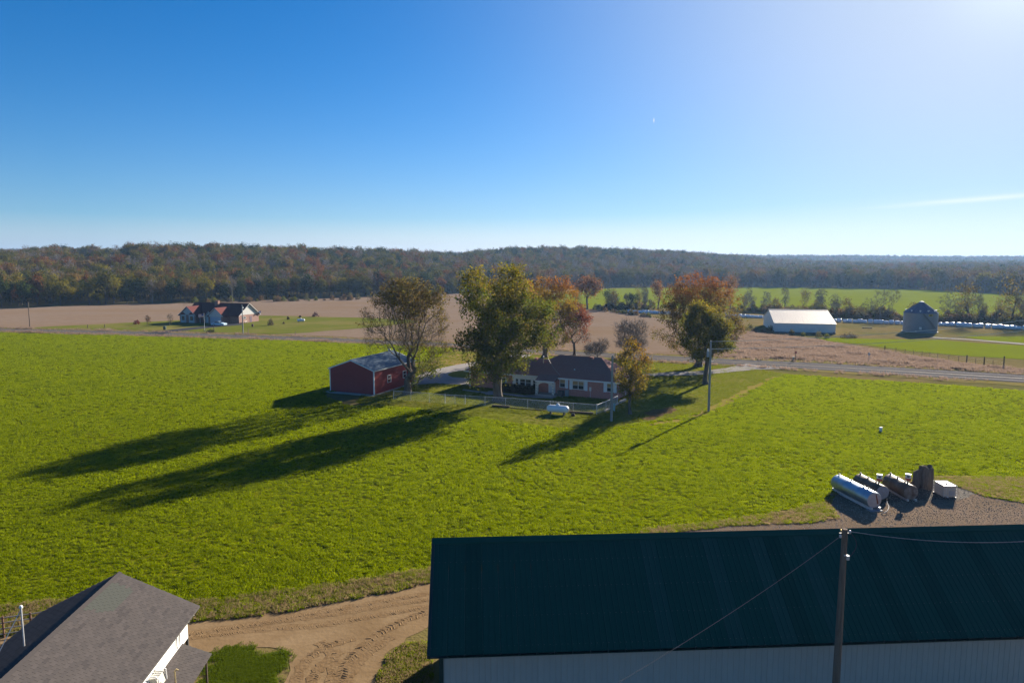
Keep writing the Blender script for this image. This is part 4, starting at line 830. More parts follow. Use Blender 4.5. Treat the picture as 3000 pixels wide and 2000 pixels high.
# ---- near house at the lower left
nh = thing('shingled_house', 'near house with grey brown shingle roof and white band under the eave', 'house', (-18.58, 30.84, 0), R(4.35))
HR, HZ, EZ, HL = 3.6, 5.5, 3.7, 15.0
m_deck = mat('roof_felt', (.05, .045, .042), rough=1)
b = MB(); b.prism([(-HR, EZ - .12), (0, HZ - .12), (HR, EZ - .12), (HR, EZ - .03), (0, HZ - .03), (-HR, EZ - .03)], 'y', -HL, 0); b.build('roof', m_deck, nh)
SH = [mat(f'shingle_shade_{i}', c, tuple(k * 1.22 for k in c), scale=22, rough=1, spec=.1) for i, c in enumerate([(.064, .056, .053), (.059, .052, .050), (.069, .060, .057), (.058, .061, .053), (.051, .045, .044)])]
TW, TH = .31, .144; rs = random.Random(5)
def shingle_box(b, w, l): return b.hexa([(0, 0, 0), (w, 0, 0), (w, l, -.004), (0, l, -.004), (0, 0, .020), (w, 0, .020), (w, l, .004), (0, l, .004)])
sh_me = [shingle_box(MB(), TW - .012, TH + .03).mesh(f'shingle_{i}', SH[i]) for i in range(5)]
sl_len = math.hypot(HR, HZ - EZ); tabs = []
for side in (1, -1):
    x = Vector((0, side, 0)); y = Vector((-side * HR, 0, HZ - EZ)).normalized(); n = x.cross(y)
    for c in range(int(sl_len / TH)):
        k = 0; off = (c % 2) * TW / 2 + rs.uniform(-.02, .02)
        while True:
            s = off + k * TW; k += 1
            if s > HL - .4: break
            yy = (-s - TW if side == 1 else -s)
            o = Vector((side * HR, yy, EZ - .03)) + y * (c * TH)
            patch = side == 1 and c * TH > sl_len - 1.15 and .7 < s < 3.4 - (sl_len - c * TH) * .6
            i = 3 if patch else rs.choices([0, 1, 2, 4], [5, 4, 3, 1.3])[0]
            tabs.append((o, x, y, n, i))
nhM = Matrix.Translation(nh.location) @ Matrix.Rotation(nh.rotation_euler.z, 4, 'Z')
def proj(v):
    d = v - Vector((0, 0, CAM_H)); dz = d.y * cos(PITCH) - d.z * sin(PITCH); u = d.y * sin(PITCH) + d.z * cos(PITCH); return 1500 + 2000 * d.x / dz, 1000 - 2000 * u / dz, dz
vis = []
for t in tabs:
    q = proj(nhM @ t[0]); vis.append(((0 if (0 < q[0] < 3000 and q[1] < 1995) else 100) + q[2] + (6 if t[1].y < 0 else 0)))
ordt = sorted(range(len(tabs)), key=lambda i: vis[i]); jb = MB()
for r_, i in enumerate(ordt):
    o, x, y, n, ci = tabs[i]; M_ = frame_m(o, x, y, n)
    if r_ < 300: put('shingle', sh_me[ci], nh, M_)
    else:
        jb.cur = ci; me = sh_me[ci]; jb.add([M_ @ v.co for v in me.vertices], [tuple(p.vertices) for p in me.polygons])
j = jb.build('shingles', SH, nh); j['kind'] = 'stuff'
b = MB()
for k in range(int(HL / .28)):
    y0 = -.28 * k; b.add([(-.14, y0 - .30, HZ - .075), (0, y0 - .30, HZ + .015), (.14, y0 - .30, HZ - .075), (-.14, y0, HZ - .06), (0, y0, HZ + .03), (.14, y0, HZ - .06)], [(0, 1, 4, 3), (1, 2, 5, 4), (0, 2, 1), (3, 4, 5)])
b.build('ridge_shingles', SH[4], nh)
b = MB(); b.prism([(-3.1, 0), (3.0, 0), (3.0, 3.3), (0, 4.85), (-3.1, 3.3)], 'y', -HL + .4, -.45); b.build('wall', mat('grey_brown_siding', (.30, .27, .22), (.36, .32, .27), scale=2, rough=.9), nh)  # grey-brown lower wall
MB().box(3.06, 3.14, -HL + .4, -.40, 2.30, 3.52).build('white_band', m_white, nh)
for k in range(24): MB().hexa([(3.14, -.55 - .6 * k, 3.62), (3.52, -.55 - .6 * k, 3.46), (3.52, -.50 - .6 * k, 3.46), (3.14, -.50 - .6 * k, 3.62), (3.14, -.55 - .6 * k, 3.76), (3.52, -.55 - .6 * k, 3.58), (3.52, -.50 - .6 * k, 3.58), (3.14, -.50 - .6 * k, 3.76)]).build('rafter_tail', m_white, nh)
for y in (-.45, -1.02): MB().box(3.04, 3.16, y - .05, y + .05, 0, 2.30).build('post', m_dark, nh)
d = MB().box(3.02, 3.07, -.92, -.56, .1, 1.95).build('door', mat('tan_door', (.30, .24, .10), (.36, .29, .14), scale=3), nh)
MB().box(3.07, 3.10, -.90, -.58, 1.85, 1.93).build('door_rail', m_white, d)
for y in (-1.42, -1.74): MB().tube([(3.18, y, 2.5), (3.18, y, 3.55)], .022, 6).build('conduit', m_dark, nh)
pr0, pr1 = Vector((3.15, -1.2, 2.48)), Vector((4.5, -1.2, 1.92)); pl = 7.0
b = MB(); b.slab([pr0, pr1, pr1 + Vector((0, -pl, 0)), pr0 + Vector((0, -pl, 0))], (0.38, 0, .92), .1); b.build('porch_roof', m_deck, nh)
px_, py_ = Vector((0, 1, 0)), (pr0 - pr1).normalized(); nb = px_.cross(py_); b = MB(); psl = (pr0 - pr1).length
for c in range(int(psl / TH)):
    for k in range(int(pl / TW)):
        b.cur = rs.choices([0, 1, 2, 4], [4, 3, 5, 1])[0]; M_ = frame_m(pr1 + Vector((0, -TW * (k + 1) + (c % 2) * TW * .5 - .15, .004)) + py_ * (c * TH), px_, py_, nb); me = sh_me[0]
        b.add([M_ @ v.co for v in me.vertices], [tuple(p.vertices) for p in me.polygons])
j = b.build('porch_shingles', SH, nh); j['kind'] = 'stuff'
MB().bar(pr0 + Vector((.02, 0, .03)), pr0 + Vector((.02, -pl, .03)), .06, .05).build('flashing', m_white, nh)
for y in (-1.4, -4.6): MB().box(4.26, 4.33, y - .035, y + .035, 0, 1.90).build('porch_post', m_timber if 'm_timber' in globals() else mat('dark_timber', (.05, .035, .025), (.085, .06, .04), scale=3, rough=.95), nh)
MB().tube([(3.95, -3.9, 2.1), (3.95, -3.9, 2.75), (4.02, -3.9, 2.85), (4.1, -3.9, 2.8)], .035, 8).build('vent_pipe', mat('tan_pipe', (.40, .30, .13), (.46, .36, .18), scale=4), nh)
# roof mast with its stay
mo = P(71, 1891, 4.6); ml = nhM.inverted() @ mo
for _ in range(12):
    zz = EZ + (HR + ml.x) / HR * (HZ - EZ); ml = nhM.inverted() @ P(71, 1891, zz)
mt = ml + Vector((0, 0, 1.62))
ms = MB().tube([ml, mt], .032, 8).build('mast', m_steel, nh)
MB().lathe([(.0, 0), (.06, .01), (.07, .06), (.045, .12), (0, .13)], 10, Matrix.Translation(mt - Vector((0, 0, .05)))).build('mast_cap', m_white, ms)
MB().tube([mt - Vector((0, 0, .08)), ml + Vector((-.85, -.55, -.38))], .018, 6).build('mast_brace', m_steel, ms)
# white louvred unit on the near house wall
ac = thing('air_conditioner', 'white rounded louvred unit on the wall under the near house eave', 'air conditioner', nhM @ Vector((3.16, -4.25, 2.42)), R(4.35))
b = MB(); b.hexa([(0, -.34, 0), (.42, -.34, 0), (.42, .34, 0), (0, .34, 0), (0, -.34, .42), (.34, -.34, .44), (.34, .34, .44), (0, .34, .42)]); b.build('case', mat('unit_grey', (.45, .44, .36), (.52, .5, .42), scale=5), ac)
for k in range(5): MB().box(.05, .39, -.30 + .13 * k, -.27 + .13 * k, .44, .47).build('louvre', m_white, ac)
for y in (-.36, .36):
    MB().tube([(0, y, .0), (.02, y, .46), (.12, y, .56), (.3, y, .56), (.42, y, .46), (.44, y, .02)], .028, 8).build('frame_hoop', m_white, ac)

# ---- red shed
A0 = P(968, 1146); rsd = thing('red_shed', 'red metal shed with white trim and pale roof', 'shed', A0, R(-22.1))
SW, SD, SE, SP = 8.1, 12.2, 3.75, 5.15
for nm, pts_, lo, hi in (('gable_wall', [(0, .0), (SW, .0), (SW, SE), (SW / 2, SP), (0, SE)], 0, .06), ('gable_wall', [(0, 0), (SW, 0), (SW, SE), (SW / 2, SP), (0, SE)], SD - .06, SD)):
    b = MB(); b.prism(pts_, 'y', lo, hi)
    if lo == 0:
        for k in range(35):
            x = .12 + k * .229; zt = SE + (SP - SE) * (1 - abs(x - SW / 2) / (SW / 2)) - .1
            b.box(x - .014, x + .014, -.022, 0, .05, zt)
    b.build(nm, m_red_wall, rsd)
for x0, x1, s in ((0, .06, -1), (SW - .06, SW, 1)):
    b = MB(); b.box(x0, x1, .06, SD - .06, 0, SE)
    for k in range(52):
        y = .2 + k * .229; (b.box(x1, x1 + .022, y - .014, y + .014, .05, SE - .05) if s > 0 else b.box(x0 - .022, x0, y - .014, y + .014, .05, SE - .05))
    b.build('side_wall', m_red_wall, rsd)
sv = Vector((-SW / 2 - .2, 0, SP - SE + .07)); rl = sv.length
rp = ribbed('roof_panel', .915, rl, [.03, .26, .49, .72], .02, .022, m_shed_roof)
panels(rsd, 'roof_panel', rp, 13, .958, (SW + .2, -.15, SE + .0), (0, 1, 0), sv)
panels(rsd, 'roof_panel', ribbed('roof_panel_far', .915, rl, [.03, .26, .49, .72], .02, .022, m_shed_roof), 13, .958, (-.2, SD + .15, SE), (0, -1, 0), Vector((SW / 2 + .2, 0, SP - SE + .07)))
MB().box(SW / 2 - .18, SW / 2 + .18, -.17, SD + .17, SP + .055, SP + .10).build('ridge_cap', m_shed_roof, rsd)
for x, y in ((-.03, -.03), (SW - .13, -.03), (SW - .13, SD - .13), (-.03, SD - .13)): MB().box(x, x + .16, y, y + .16, 0, SE - .02).build('corner_trim', m_white, rsd)
for yy in (-.17, SD + .09):
    for s in (-1, 1):
        b = MB(); b.hexa([(SW / 2, yy, SP - .11), (SW / 2 + s * (SW / 2 + .2), yy, SE - .20), (SW / 2 + s * (SW / 2 + .2), yy + .08, SE - .20), (SW / 2, yy + .08, SP - .11), (SW / 2, yy, SP + .05), (SW / 2 + s * (SW / 2 + .2), yy, SE - .03), (SW / 2 + s * (SW / 2 + .2), yy + .08, SE - .03), (SW / 2, yy + .08, SP + .05)])
        b.build('rake_trim', m_white, rsd)
for x in (-.22, SW + .14): MB().box(x, x + .08, -.1, SD + .1, SE - .16, SE - .02).build('eave_trim', m_white, rsd)
def window(root, p, w, h, facing, m_frame=None, blind=0, rails=1, cols=1, fr=.07):
    """window whose lower left corner is at p; facing is 'front' (-y) or 'right' (+x)"""
    def bx(u0, u1, d0, d1, z0, z1):
        x, y, z = p
        return MB().box(x + u0, x + u1, y - d1, y - d0, z + z0, z + z1) if facing == 'front' else MB().box(x + d0, x + d1, y + u0, y + u1, z + z0, z + z1)
    f = MB()
    for q in ((-fr, 0, 0, .07, -fr, h + fr), (w, w + fr, 0, .07, -fr, h + fr), (0, w, 0, .07, -fr, 0), (0, w, 0, .07, h, h + fr)): o = bx(*q); f.add(o.v, o.f)
    for k in range(1, rails + 1): o = bx(0, w, .02, .055, h * k / (rails + 1) - .022, h * k / (rails + 1) + .022); f.add(o.v, o.f)
    for k in range(1, cols): o = bx(w * k / cols - .04, w * k / cols + .04, .02, .06, 0, h); f.add(o.v, o.f)
    o = f.build('window', m_frame or m_white, root)
    bx(0, w, .006, .016, 0, h).build('pane', m_glass, o)
    if blind: bx(.015, w - .015, .017, .019, h * (1 - blind), h - .01).build('blind', m_blind, o)
    return o
window(rsd, (SW + .0, 3.75, 1.35), .9, 1.05, 'right'); window(rsd, (SW + .0, 8.4, 1.35), .9, 1.05, 'right')
MB().box(-.7, SW + .5, -1.1, SD + .4, -.02, .075).build('apron', m_concrete2, rsd)
b = MB(); b.lathe([(.16, 0), (.16, .25), (.26, .27), (.26, .42), (.05, .5)], 12, Matrix.Translation((SW / 2, SD - 1.4, SP + .05))); b.build('roof_vent', m_steel, rsd)

# ---- white barn beyond the road
wb = thing('white_barn', 'long low white metal barn with sunlit pale roof beyond the road', 'barn', P(2268, 974.5), R(-13.6))
WL, WD, WE, WR = 16.3, 26.0, 2.85, 5.85
wp = ribbed('wall_panel', .90, WE, [.05, .27, .5, .72], .02, .02, m_barn_white); panels(wb, 'wall_panel', wp, 18, .9055, (0, 0, 0), (1, 0, 0), (0, 0, 1))
wp = ribbed('wall_panel_back', .90, WE, [.05, .27, .5, .72], .02, .02, m_barn_white); panels(wb, 'wall_panel', wp, 18, .9055, (WL, WD, 0), (-1, 0, 0), (0, 0, 1))
for x in (0, WL - .06): b = MB(); b.prism([(.03, 0), (WD - .03, 0), (WD - .03, WE), (WD / 2, WR - .05), (.03, WE)], 'x', x, x + .06); b.build('gable_wall', m_barn_white, wb)
sv = Vector((0, WD / 2 + .25, WR - WE + .1)); m_wroof = mat('pale_barn_roof', (.60, .52, .42), (.68, .60, .49), scale=.25, rough=.5, spec=.5, metal=.4, stretch=(1.6, .2, .2))
rp = ribbed('roof_panel', .92, sv.length, [.05, .28, .51, .74], .03, .03, m_wroof); panels(wb, 'roof_panel', rp, 18, .928, (-.2, -.25, WE - .02), (1, 0, 0), sv)
rp = ribbed('roof_panel_back', .92, sv.length, [.05, .28, .51, .74], .03, .03, m_wroof); panels(wb, 'roof_panel', rp, 18, .928, (WL + .2, WD + .25, WE - .02), (-1, 0, 0), Vector((0, -WD / 2 - .25, WR - WE + .1)))
MB().box(-.2, WL + .2, WD / 2 - .2, WD / 2 + .2, WR + .06, WR + .12).build('ridge_cap', m_wroof, wb)
MB().box(-.05, WL + .05, -.04, .0, 0, .35).build('base_board', mat('dark_base', (.12, .11, .10), rough=.9), wb)
MB().box(WL - .55, WL - .25, -.06, -.02, .2, .6).build('meter_box', m_dark, wb)

# ---- grain bin
gb = thing('grain_bin', 'round corrugated steel grain bin with blue grey cone roof', 'grain bin', (119.65, 199.4, 0), 0)
GR, GH, GT = 4.42, 5.6, 8.6; prof = []
for k in range(53): prof.append((GR + (.022 if k % 2 else -.022), GH * k / 52))
b = MB(); b.lathe(prof, 56); b.build('wall', mat('bin_steel', (.22, .225, .23), (.28, .285, .29), scale=.5, rough=.55, metal=.5, spec=.4, big=(.25, (.19, .18, .17), .6)), gb, smooth=False)
m_cone = mat('bin_roof_steel', (.05, .085, .15), (.07, .11, .18), scale=.6, rough=.5, metal=.3)
for k in range(28):
    a0, a1 = 2 * pi * k / 28, 2 * pi * (k + 1) / 28; r0, r1 = GR + .14, .55; am = a0 + .018
    f = lambda r, a, z: (r * cos(a), r * sin(a), z)
    b = MB(); b.add([f(r0, a0, GH - .06), f(r0, a1, GH - .06), f(r1, a1, GT), f(r1, a0, GT)], [(0, 1, 2, 3)]); b.bar(Vector(f(r0, a0, GH - .02)), Vector(f(r1, a0, GT + .03)), .07, .08); b.build('roof_panel', m_cone, gb)
b = MB(); b.lathe([(.62, 0), (.62, .12), (.35, .26), (.05, .3)], 20, Matrix.Translation((0, 0, GT - .02))); b.build('roof_cap', m_white, gb)
for a in (-2.75, -2.15, -1.62, -1.05, -.35, .5, 1.6, 2.6):
    b = MB(); b.lathe([(.14, 0), (.14, .25), (.24, .27), (.22, .40), (.03, .44)], 10, Matrix.Translation((3.88 * cos(a), 3.88 * sin(a), 6.0))); b.build('roof_vent', m_white, gb)
b = MB()
for k in range(26):
    t = k / 25; a = -1.98 + t * .92; r = GR + .30; b.bar((r * cos(a) - .0, r * sin(a), 5.3 - t * 4.9), ((r - .26) * cos(a), (r - .26) * sin(a), 5.3 - t * 4.9), .42, .05)
b.tube([((GR + .42) * cos(-1.98 + k / 25 * .92), (GR + .42) * sin(-1.98 + k / 25 * .92), 5.5 - k / 25 * 4.9) for k in range(26)], .05, 6)
b.build('stair', m_dark, gb)
def on_wall(a, z, w, h, off, name, m, parent=None):
    M_ = Matrix.Translation((0, 0, 0)) @ Matrix.Rotation(a, 4, 'Z'); b = MB(); n = 6
    q = []
    for k in range(n + 1):
        da = (k / n - .5) * w / GR
        for rr in (GR + .0, GR + off): q += [(rr * cos(a + da), rr * sin(a + da), z), (rr * cos(a + da), rr * sin(a + da), z + h)]
    fs = []
    for k in range(n):
        i = 4 * k; fs += [(i + 2, i + 6, i + 7, i + 3), (i + 1, i + 3, i + 7, i + 5), (i, i + 4, i + 6, i + 2)]
    fs += [(0, 2, 3, 1), (4 * n, 4 * n + 1, 4 * n + 3, 4 * n + 2)]
    b.add(q, fs); return b.build(name, m, parent or gb)
sg = on_wall(-1.52, 4.75, 1.1, .62, .05, 'sign', mat('sign_yellow', (.50, .36, .03), (.44, .30, .03), scale=3))
on_wall(-1.52, 4.87, .74, .38, .062, 'sign_emblem', mat('sign_dark', (.05, .06, .03), rough=.7), sg)
on_wall(-2.08, .95, .62, .7, .06, 'hatch', mat('hatch_pale', (.50, .47, .43)))
on_wall(-2.33, .25, .4, .3, .06, 'hatch', mat('hatch_pale', (.50, .47, .43)))
b = MB(); b.lathe([(GR + .25, 0), (GR + .25, .12), (GR - .3, .13)], 40); b.build('footing', m_concrete2, gb)

def hip_roof(name, x0, x1, y0, y1, ze, rx0, rx1, zr, m, root, ry=None, th=.16):
    ry = (y0 + y1) / 2 if ry is None else ry
    b = MB(); v = [(x0, y0, ze), (x1, y0, ze), (x1, y1, ze), (x0, y1, ze), (rx0, ry, zr), (rx1, ry, zr), (x0, y0, ze - th), (x1, y0, ze - th), (x1, y1, ze - th), (x0, y1, ze - th)]
    b.add(v, [(0, 1, 5, 4), (1, 2, 5), (2, 3, 4, 5), (3, 0, 4), (6, 9, 8, 7), (0, 6, 7, 1), (1, 7, 8, 2), (2, 8, 9, 3), (3, 9, 6, 0)])
    o = b.build(name, m, root)
    return o
def courses(b, a0, a1, r0, r1, n, lift=.02):
    """overlapping shingle courses on a roof face: eave a0-a1, ridge r0-r1"""
    a0, a1, r0, r1 = map(Vector, (a0, a1, r0, r1)); nn = (a1 - a0).cross(r0 - a0).normalized()
    for k in range(n):
        t0, t1 = k / n, (k + 1.15) / n; t1 = min(t1, 1)
        b.add([a0.lerp(r0, t0) + nn * lift, a1.lerp(r1, t0) + nn * lift, a1.lerp(r1, t1) + nn * .004, a0.lerp(r0, t1) + nn * .004, a0.lerp(r0, t0), a1.lerp(r1, t0)], [(0, 1, 2, 3), (4, 5, 1, 0)])

# ---- the brick ranch house
rh = thing('brick_house', 'low red brick house with plum hip roof and white shutters behind the fence', 'house', (-7.14, 109.97, 0), R(-26.96))
MB().box(9.6, 25.25, 0, 9, 0, 2.72).build('wall', m_brick, rh); MB().box(0, 9.6, .15, 8.1, 0, 2.62).build('wall', m_brick, rh)
hip_roof('roof', 9.0, 25.8, -.55, 9.55, 2.74, 14.2, 21.2, 5.5, m_shingle_plum, rh)
hip_roof('roof', -.5, 13.4, -.45, 8.6, 2.68, 3.6, 13.2, 4.75, m_shingle_plum, rh)
b = MB(); courses(b, (9.0, -.55, 2.74), (25.8, -.55, 2.74), (14.2, 4.5, 5.5), (21.2, 4.5, 5.5), 34); courses(b, (25.8, -.55, 2.74), (25.8, 9.55, 2.74), (21.2, 4.5, 5.5), (21.2, 4.5, 5.5), 30); courses(b, (9.0, 9.55, 2.74), (9.0, -.55, 2.74), (14.2, 4.5, 5.5), (14.2, 4.5, 5.5), 30)
courses(b, (-.5, -.45, 2.68), (13.4, -.45, 2.68), (3.6, 4.07, 4.75), (13.2, 4.07, 4.75), 28)
o = b.build('shingle_courses', m_shingle_plum, rh); o['kind'] = 'stuff'
m_fascia = mat('white_fascia', (.62, .64, .66), (.70, .72, .73), scale=2, rough=.6)
MB().box(9.0, 25.84, -.60, -.555, 2.52, 2.73).build('fascia', m_fascia, rh); MB().box(-.5, 9.0, -.50, -.455, 2.46, 2.67).build('fascia', m_fascia, rh); MB().box(25.80, 25.845, -.55, 9.55, 2.52, 2.73).build('fascia', m_fascia, rh)
m_shutter = mat('pale_blue_white_shutter', (.60, .66, .70), (.68, .73, .76), scale=3, rough=.6)
def shutter(x, z, w, h):
    s = MB().box(x, x + w, -.05, 0, z, z + h).build('shutter', m_shutter, rh)
    l = MB()
    for k in range(9): l.box(x + .05, x + w - .05, -.065, -.05, z + .08 + k * (h - .16) / 9, z + .13 + k * (h - .16) / 9)
    l.build('louvres', m_shutter, s)
window(rh, (16.25, 0, 1.25), .8, 1.15, 'front', blind=.45); shutter(17.14, 1.1, .42, 1.4)
window(rh, (18.32, 0, 1.15), 1.75, 1.15, 'front', blind=.45, cols=2); shutter(17.78, 1.0, .44, 1.4); shutter(20.18, 1.0, .50, 1.4)
window(rh, (23.75, 0, 1.2), .95, 1.15, 'front', blind=.5); shutter(23.2, 1.05, .45, 1.4); shutter(24.8, 1.05, .40, 1.4)
MB().box(8.15, 12.5, -.08, -.001, .35, 2.55).build('siding', m_white, rh)
window(rh, (8.75, -.08, 1.0), .42, .95, 'front', m_shutter); shutter(8.2, .95, .4, 1.1); window(rh, (9.5, -.08, 1.0), .85, .95, 'front', m_shutter); window(rh, (10.5, -.08, 1.0), .85, .95, 'front', m_shutter); window(rh, (11.75, -.08, 1.0), .62, .95, 'front', m_shutter)
MB().box(12.46, 12.62, -.14, -.002, 0, 2.55).build('post', m_white, rh)
d = MB().box(6.1, 6.95, .07, .15, 0, 2.0).build('door', m_white, rh); MB().box(6.25, 6.8, .05, .07, 1.1, 1.8).build('pane', m_glass, d)
MB().box(.2, .34, .07, .15, 0, 2.5).build('downspout', m_white, rh)
# porch
b = MB(); b.hexa([(12.9, -2.0, 2.18), (16.1, -2.0, 2.18), (16.1, -.1, 2.52), (12.9, -.1, 2.52), (12.9, -2.0, 2.32), (16.1, -2.0, 2.32), (16.1, -.1, 3.02), (12.9, -.1, 3.02)]); po = b.build('porch_roof', mat('porch_shingle', (.17, .085, .075), (.215, .115, .10), scale=5, rough=.95), rh)
arch = [(12.98, 0), (13.34, 0)] + [(13.34 + 1.18 - 1.18 * cos(t), 1.25 + .78 * sin(t)) for t in np.linspace(0, pi, 15)] + [(15.70, 0), (16.02, 0), (16.02, 2.2), (12.98, 2.2)]
b = MB(); b.prism(arch, 'y', -1.92, -1.84); ar = b.build('porch_arch', mat('cream_arch', (.60, .58, .52), (.68, .66, .60), scale=4, rough=.7), rh)
for x in (13.02, 15.74):
    for k in range(5): MB().box(x, x + .24, -1.94, -1.92, .15 + k * .42, .40 + k * .42).build('lattice', mat('lattice_grey', (.36, .34, .31), rough=.8), ar)  # grey squares along the arch columns
MB().box(12.9, 16.1, -2.04, -1.98, 2.16, 2.33).build('porch_fascia', m_fascia, rh)
MB().box(12.9, 16.1, -1.95, 0, 0, .20).build('porch_floor', m_concrete2, rh); MB().box(13.3, 15.8, -2.35, -1.95, 0, .10).build('step', m_concrete2, rh)
d = MB().box(14.45, 15.35, -.06, 0, .2, 2.2).build('door', mat('pale_storm_door', (.46, .50, .56), (.52, .56, .61), scale=3, rough=.5), rh)
MB().box(14.6, 15.2, -.075, -.06, 1.45, 2.05).build('pane', m_glass, d); MB().tube([(15.26, -.09, 1.1), (15.26, -.09, 1.3)], .02, 6).build('handle', m_steel, d)
for x in (14.36, 15.36): MB().box(x, x + .09, -.08, 0, .2, 2.28).build('door_frame', m_white, rh)
fl = MB().tube([(12.35, 2.4, 3.7), (12.35, 2.4, 5.25)], .07, 10).build('flue', mat('tan_flue', (.50, .36, .22), (.58, .44, .30), scale=3, rough=.5, metal=.3), rh)
MB().lathe([(.13, 0), (.13, .12), (.03, .2)], 10, Matrix.Translation((12.35, 2.4, 5.25))).build('flue_cap', m_steel, fl)
MB().tube([(13.2, 2.3, 3.9), (13.2, 2.3, 5.15)], .035, 6).build('service_mast', m_wood_pole, rh)
MB().tube([Vector((13.2, 2.3, 5.1)).lerp(Vector((16.4, -.3, 3.05)), t) - Vector((0, 0, .22 * sin(pi * t))) for t in np.linspace(0, 1, 10)], .022, 5).build('cable', m_cable, rh)
for x, y, z in ((10.2, 3.7, 4.55), (19.6, 4.0, 5.2)): MB().box(x, x + .5, y - .25, y + .2, z, z + .36).build('roof_vent', m_shingle_plum, rh)
MB().box(18.0, 18.14, 1.2, 1.34, 3.75, 3.95).build('roof_pipe', m_fascia, rh)
mb_ = MB().box(21.0, 21.3, -.13, 0, 1.05, 1.6).build('meter_box', m_steel, rh); MB().tube([(21.15, -.06, 0), (21.15, -.06, 1.05)], .03, 6).build('conduit', m_steel, mb_)
b = MB().box(25.25, 25.27, 4.2, 4.35, 0, 2.5); b.build('downspout', m_white, rh)
rhM = Matrix.Translation(rh.location) @ Matrix.Rotation(rh.rotation_euler.z, 4, 'Z')
hu = thing('heat_pump', 'dark louvred outdoor cooling unit against the brick wall beside the porch', 'air conditioner', rhM @ Vector((16.35, -1.35, 0)), R(-26.96))
MB().box(0, .82, 0, .82, .06, .86).build('case', mat('unit_dark', (.05, .055, .06), (.075, .08, .085), scale=6, rough=.6), hu)
b = MB()
for k in range(9): b.box(.03, .79, -.02, 0, .12 + .08 * k, .15 + .08 * k)
b.build('grille', m_dark, hu); MB().box(-.05, .87, -.05, .87, 0, .06).build('pad', m_concrete2, hu)
MB().lathe([(.34, 0), (.34, .02), (.1, .04)], 16, Matrix.Translation((.41, .41, .86))).build('fan_guard', m_dark, hu)
eb = thing('electrical_cabinet', 'narrow grey cabinet standing right of the dark cooling unit', 'cabinet', rhM @ Vector((17.35, -.75, 0)), R(-26.96))
MB().box(0, .5, 0, .4, .05, .95).build('case', mat('cabinet_grey', (.20, .23, .24), (.25, .28, .29), scale=4, rough=.6), eb); MB().box(-.03, .53, -.03, .43, 0, .05).build('plinth', m_concrete2, eb); MB().box(.02, .05, -.02, 0, .45, .6).build('handle', m_steel, eb)
# clipped hedge
hd = thing('hedge', 'dark clipped evergreen hedge under the white windowed wall', 'hedge', rhM @ Vector((9.75, -1.35, 0)), R(-26.96))
r = np.random.default_rng(4); n = 2600; C = r.uniform(-1, 1, (n, 3)); ax = r.integers(0, 3, n); C[np.arange(n), ax] = np.sign(C[np.arange(n), ax]) * r.uniform(.85, 1.03, n); C = C * np.array([2.95, .72, .58]) + np.array([0, 0, .60]); C[:, 2] = np.maximum(C[:, 2], .04)
me = leaves_mesh('foliage', 4, C, blend((.018, .028, .012), (.035, .045, .016), r.uniform(0, 1, n)), 4, .06, .13); put('foliage', me, hd)
b = MB(); b.box(-2.7, 2.7, -.5, .5, 0, .98); b.build('inner_growth', mat('hedge_inside', (.014, .018, .009), (.02, .026, .012), rough=1), hd)

# ---- chain link fence of the yard
cf = thing('chain_link_fence', 'low silver chain link fence round the brick house yard', 'fence', (0, 0, 0))
posts = [(1153, 1170), (1204, 1174), (1258, 1178), (1304, 1182.5), (1333, 1183.5), (1363, 1185.5), (1421, 1189), (1481, 1192), (1546, 1197), (1612, 1203), (1679, 1208.5), (1748, 1214), (1775, 1203), (1809, 1186)]
pp = [P(*q) for q in posts]; FH = 1.32
big = {3, 5, 11}
for i, q in enumerate(pp):
    w = MB().tube([q, q + Vector((0, 0, FH + (.1 if i in big else .03)))], .055 if i in big else .032, 8).build('post', m_steel, cf)
for a, c in zip(pp[:-1], pp[1:]):
    if (a - pp[3]).length < .1 and False: continue
    MB().tube([a + Vector((0, 0, FH)), c + Vector((0, 0, FH))], .028, 6).build('rail', m_steel, cf)
b = MB()
for a, c in zip(pp[:-1], pp[1:]):
    d = c - a; L_ = d.length; d.normalize(); k = -FH
    while k < L_:
        for sgn in (1, -1):
            s0, s1 = (k, k + FH); z0, z1 = (0, FH) if sgn > 0 else (FH, 0)
            lo, hi = max(0, s0), min(L_, s1)
            if hi <= lo: continue
            za, zb = z0 + (z1 - z0) * (lo - s0) / FH, z0 + (z1 - z0) * (hi - s0) / FH
            b.tube([a + d * lo + Vector((0, 0, za)), a + d * hi + Vector((0, 0, zb))], .006, 3, cap=False)
        k += .13
o = b.build('wire_mesh', m_steel, cf); o['kind'] = 'stuff'
m_timber = mat('dark_timber', (.05, .035, .025), (.085, .06, .04), scale=3, rough=.95); m_pale_t = mat('pale_timber', (.42, .34, .28), (.52, .43, .36), scale=3, rough=.8)
def lying(name, a, c, w, m, label, cat, group=None):
    A_, B_ = P(*a), P(*c); b = MB(); m0 = (A_ + B_) / 2; b.bar(A_ - m0 + Vector((0, 0, w / 2 + .02)), B_ - m0 + Vector((0, 0, w / 2 + .02)), w); return tag(b.build(name, m, None, loc=m0), label, cat, group)
lying('landscape_timber', (1442, 1191), (1494, 1194.5), .26, m_timber, 'dark timber lying along the fence foot near the big tree trunk', 'timber')
lying('landscape_timber', (1496, 1195.5), (1600, 1203.5), .10, m_timber, 'thin dark timber lying along the fence foot left of the propane tank', 'timber')
lying('landscape_timber', (1668, 1209), (1738, 1213.5), .24, m_timber, 'dark timber lying along the fence foot right of the propane tank', 'timber')
lying('landscape_timber', (1772, 1206), (1786, 1199), .2, m_pale_t, 'short pale timber on the ground just left of the pole by the yellow tree', 'timber')
lying('landscape_timber', (1800, 1189), (1812, 1183), .2, m_pale_t, 'pale timber on the ground right of the pole by the yellow tree', 'timber')
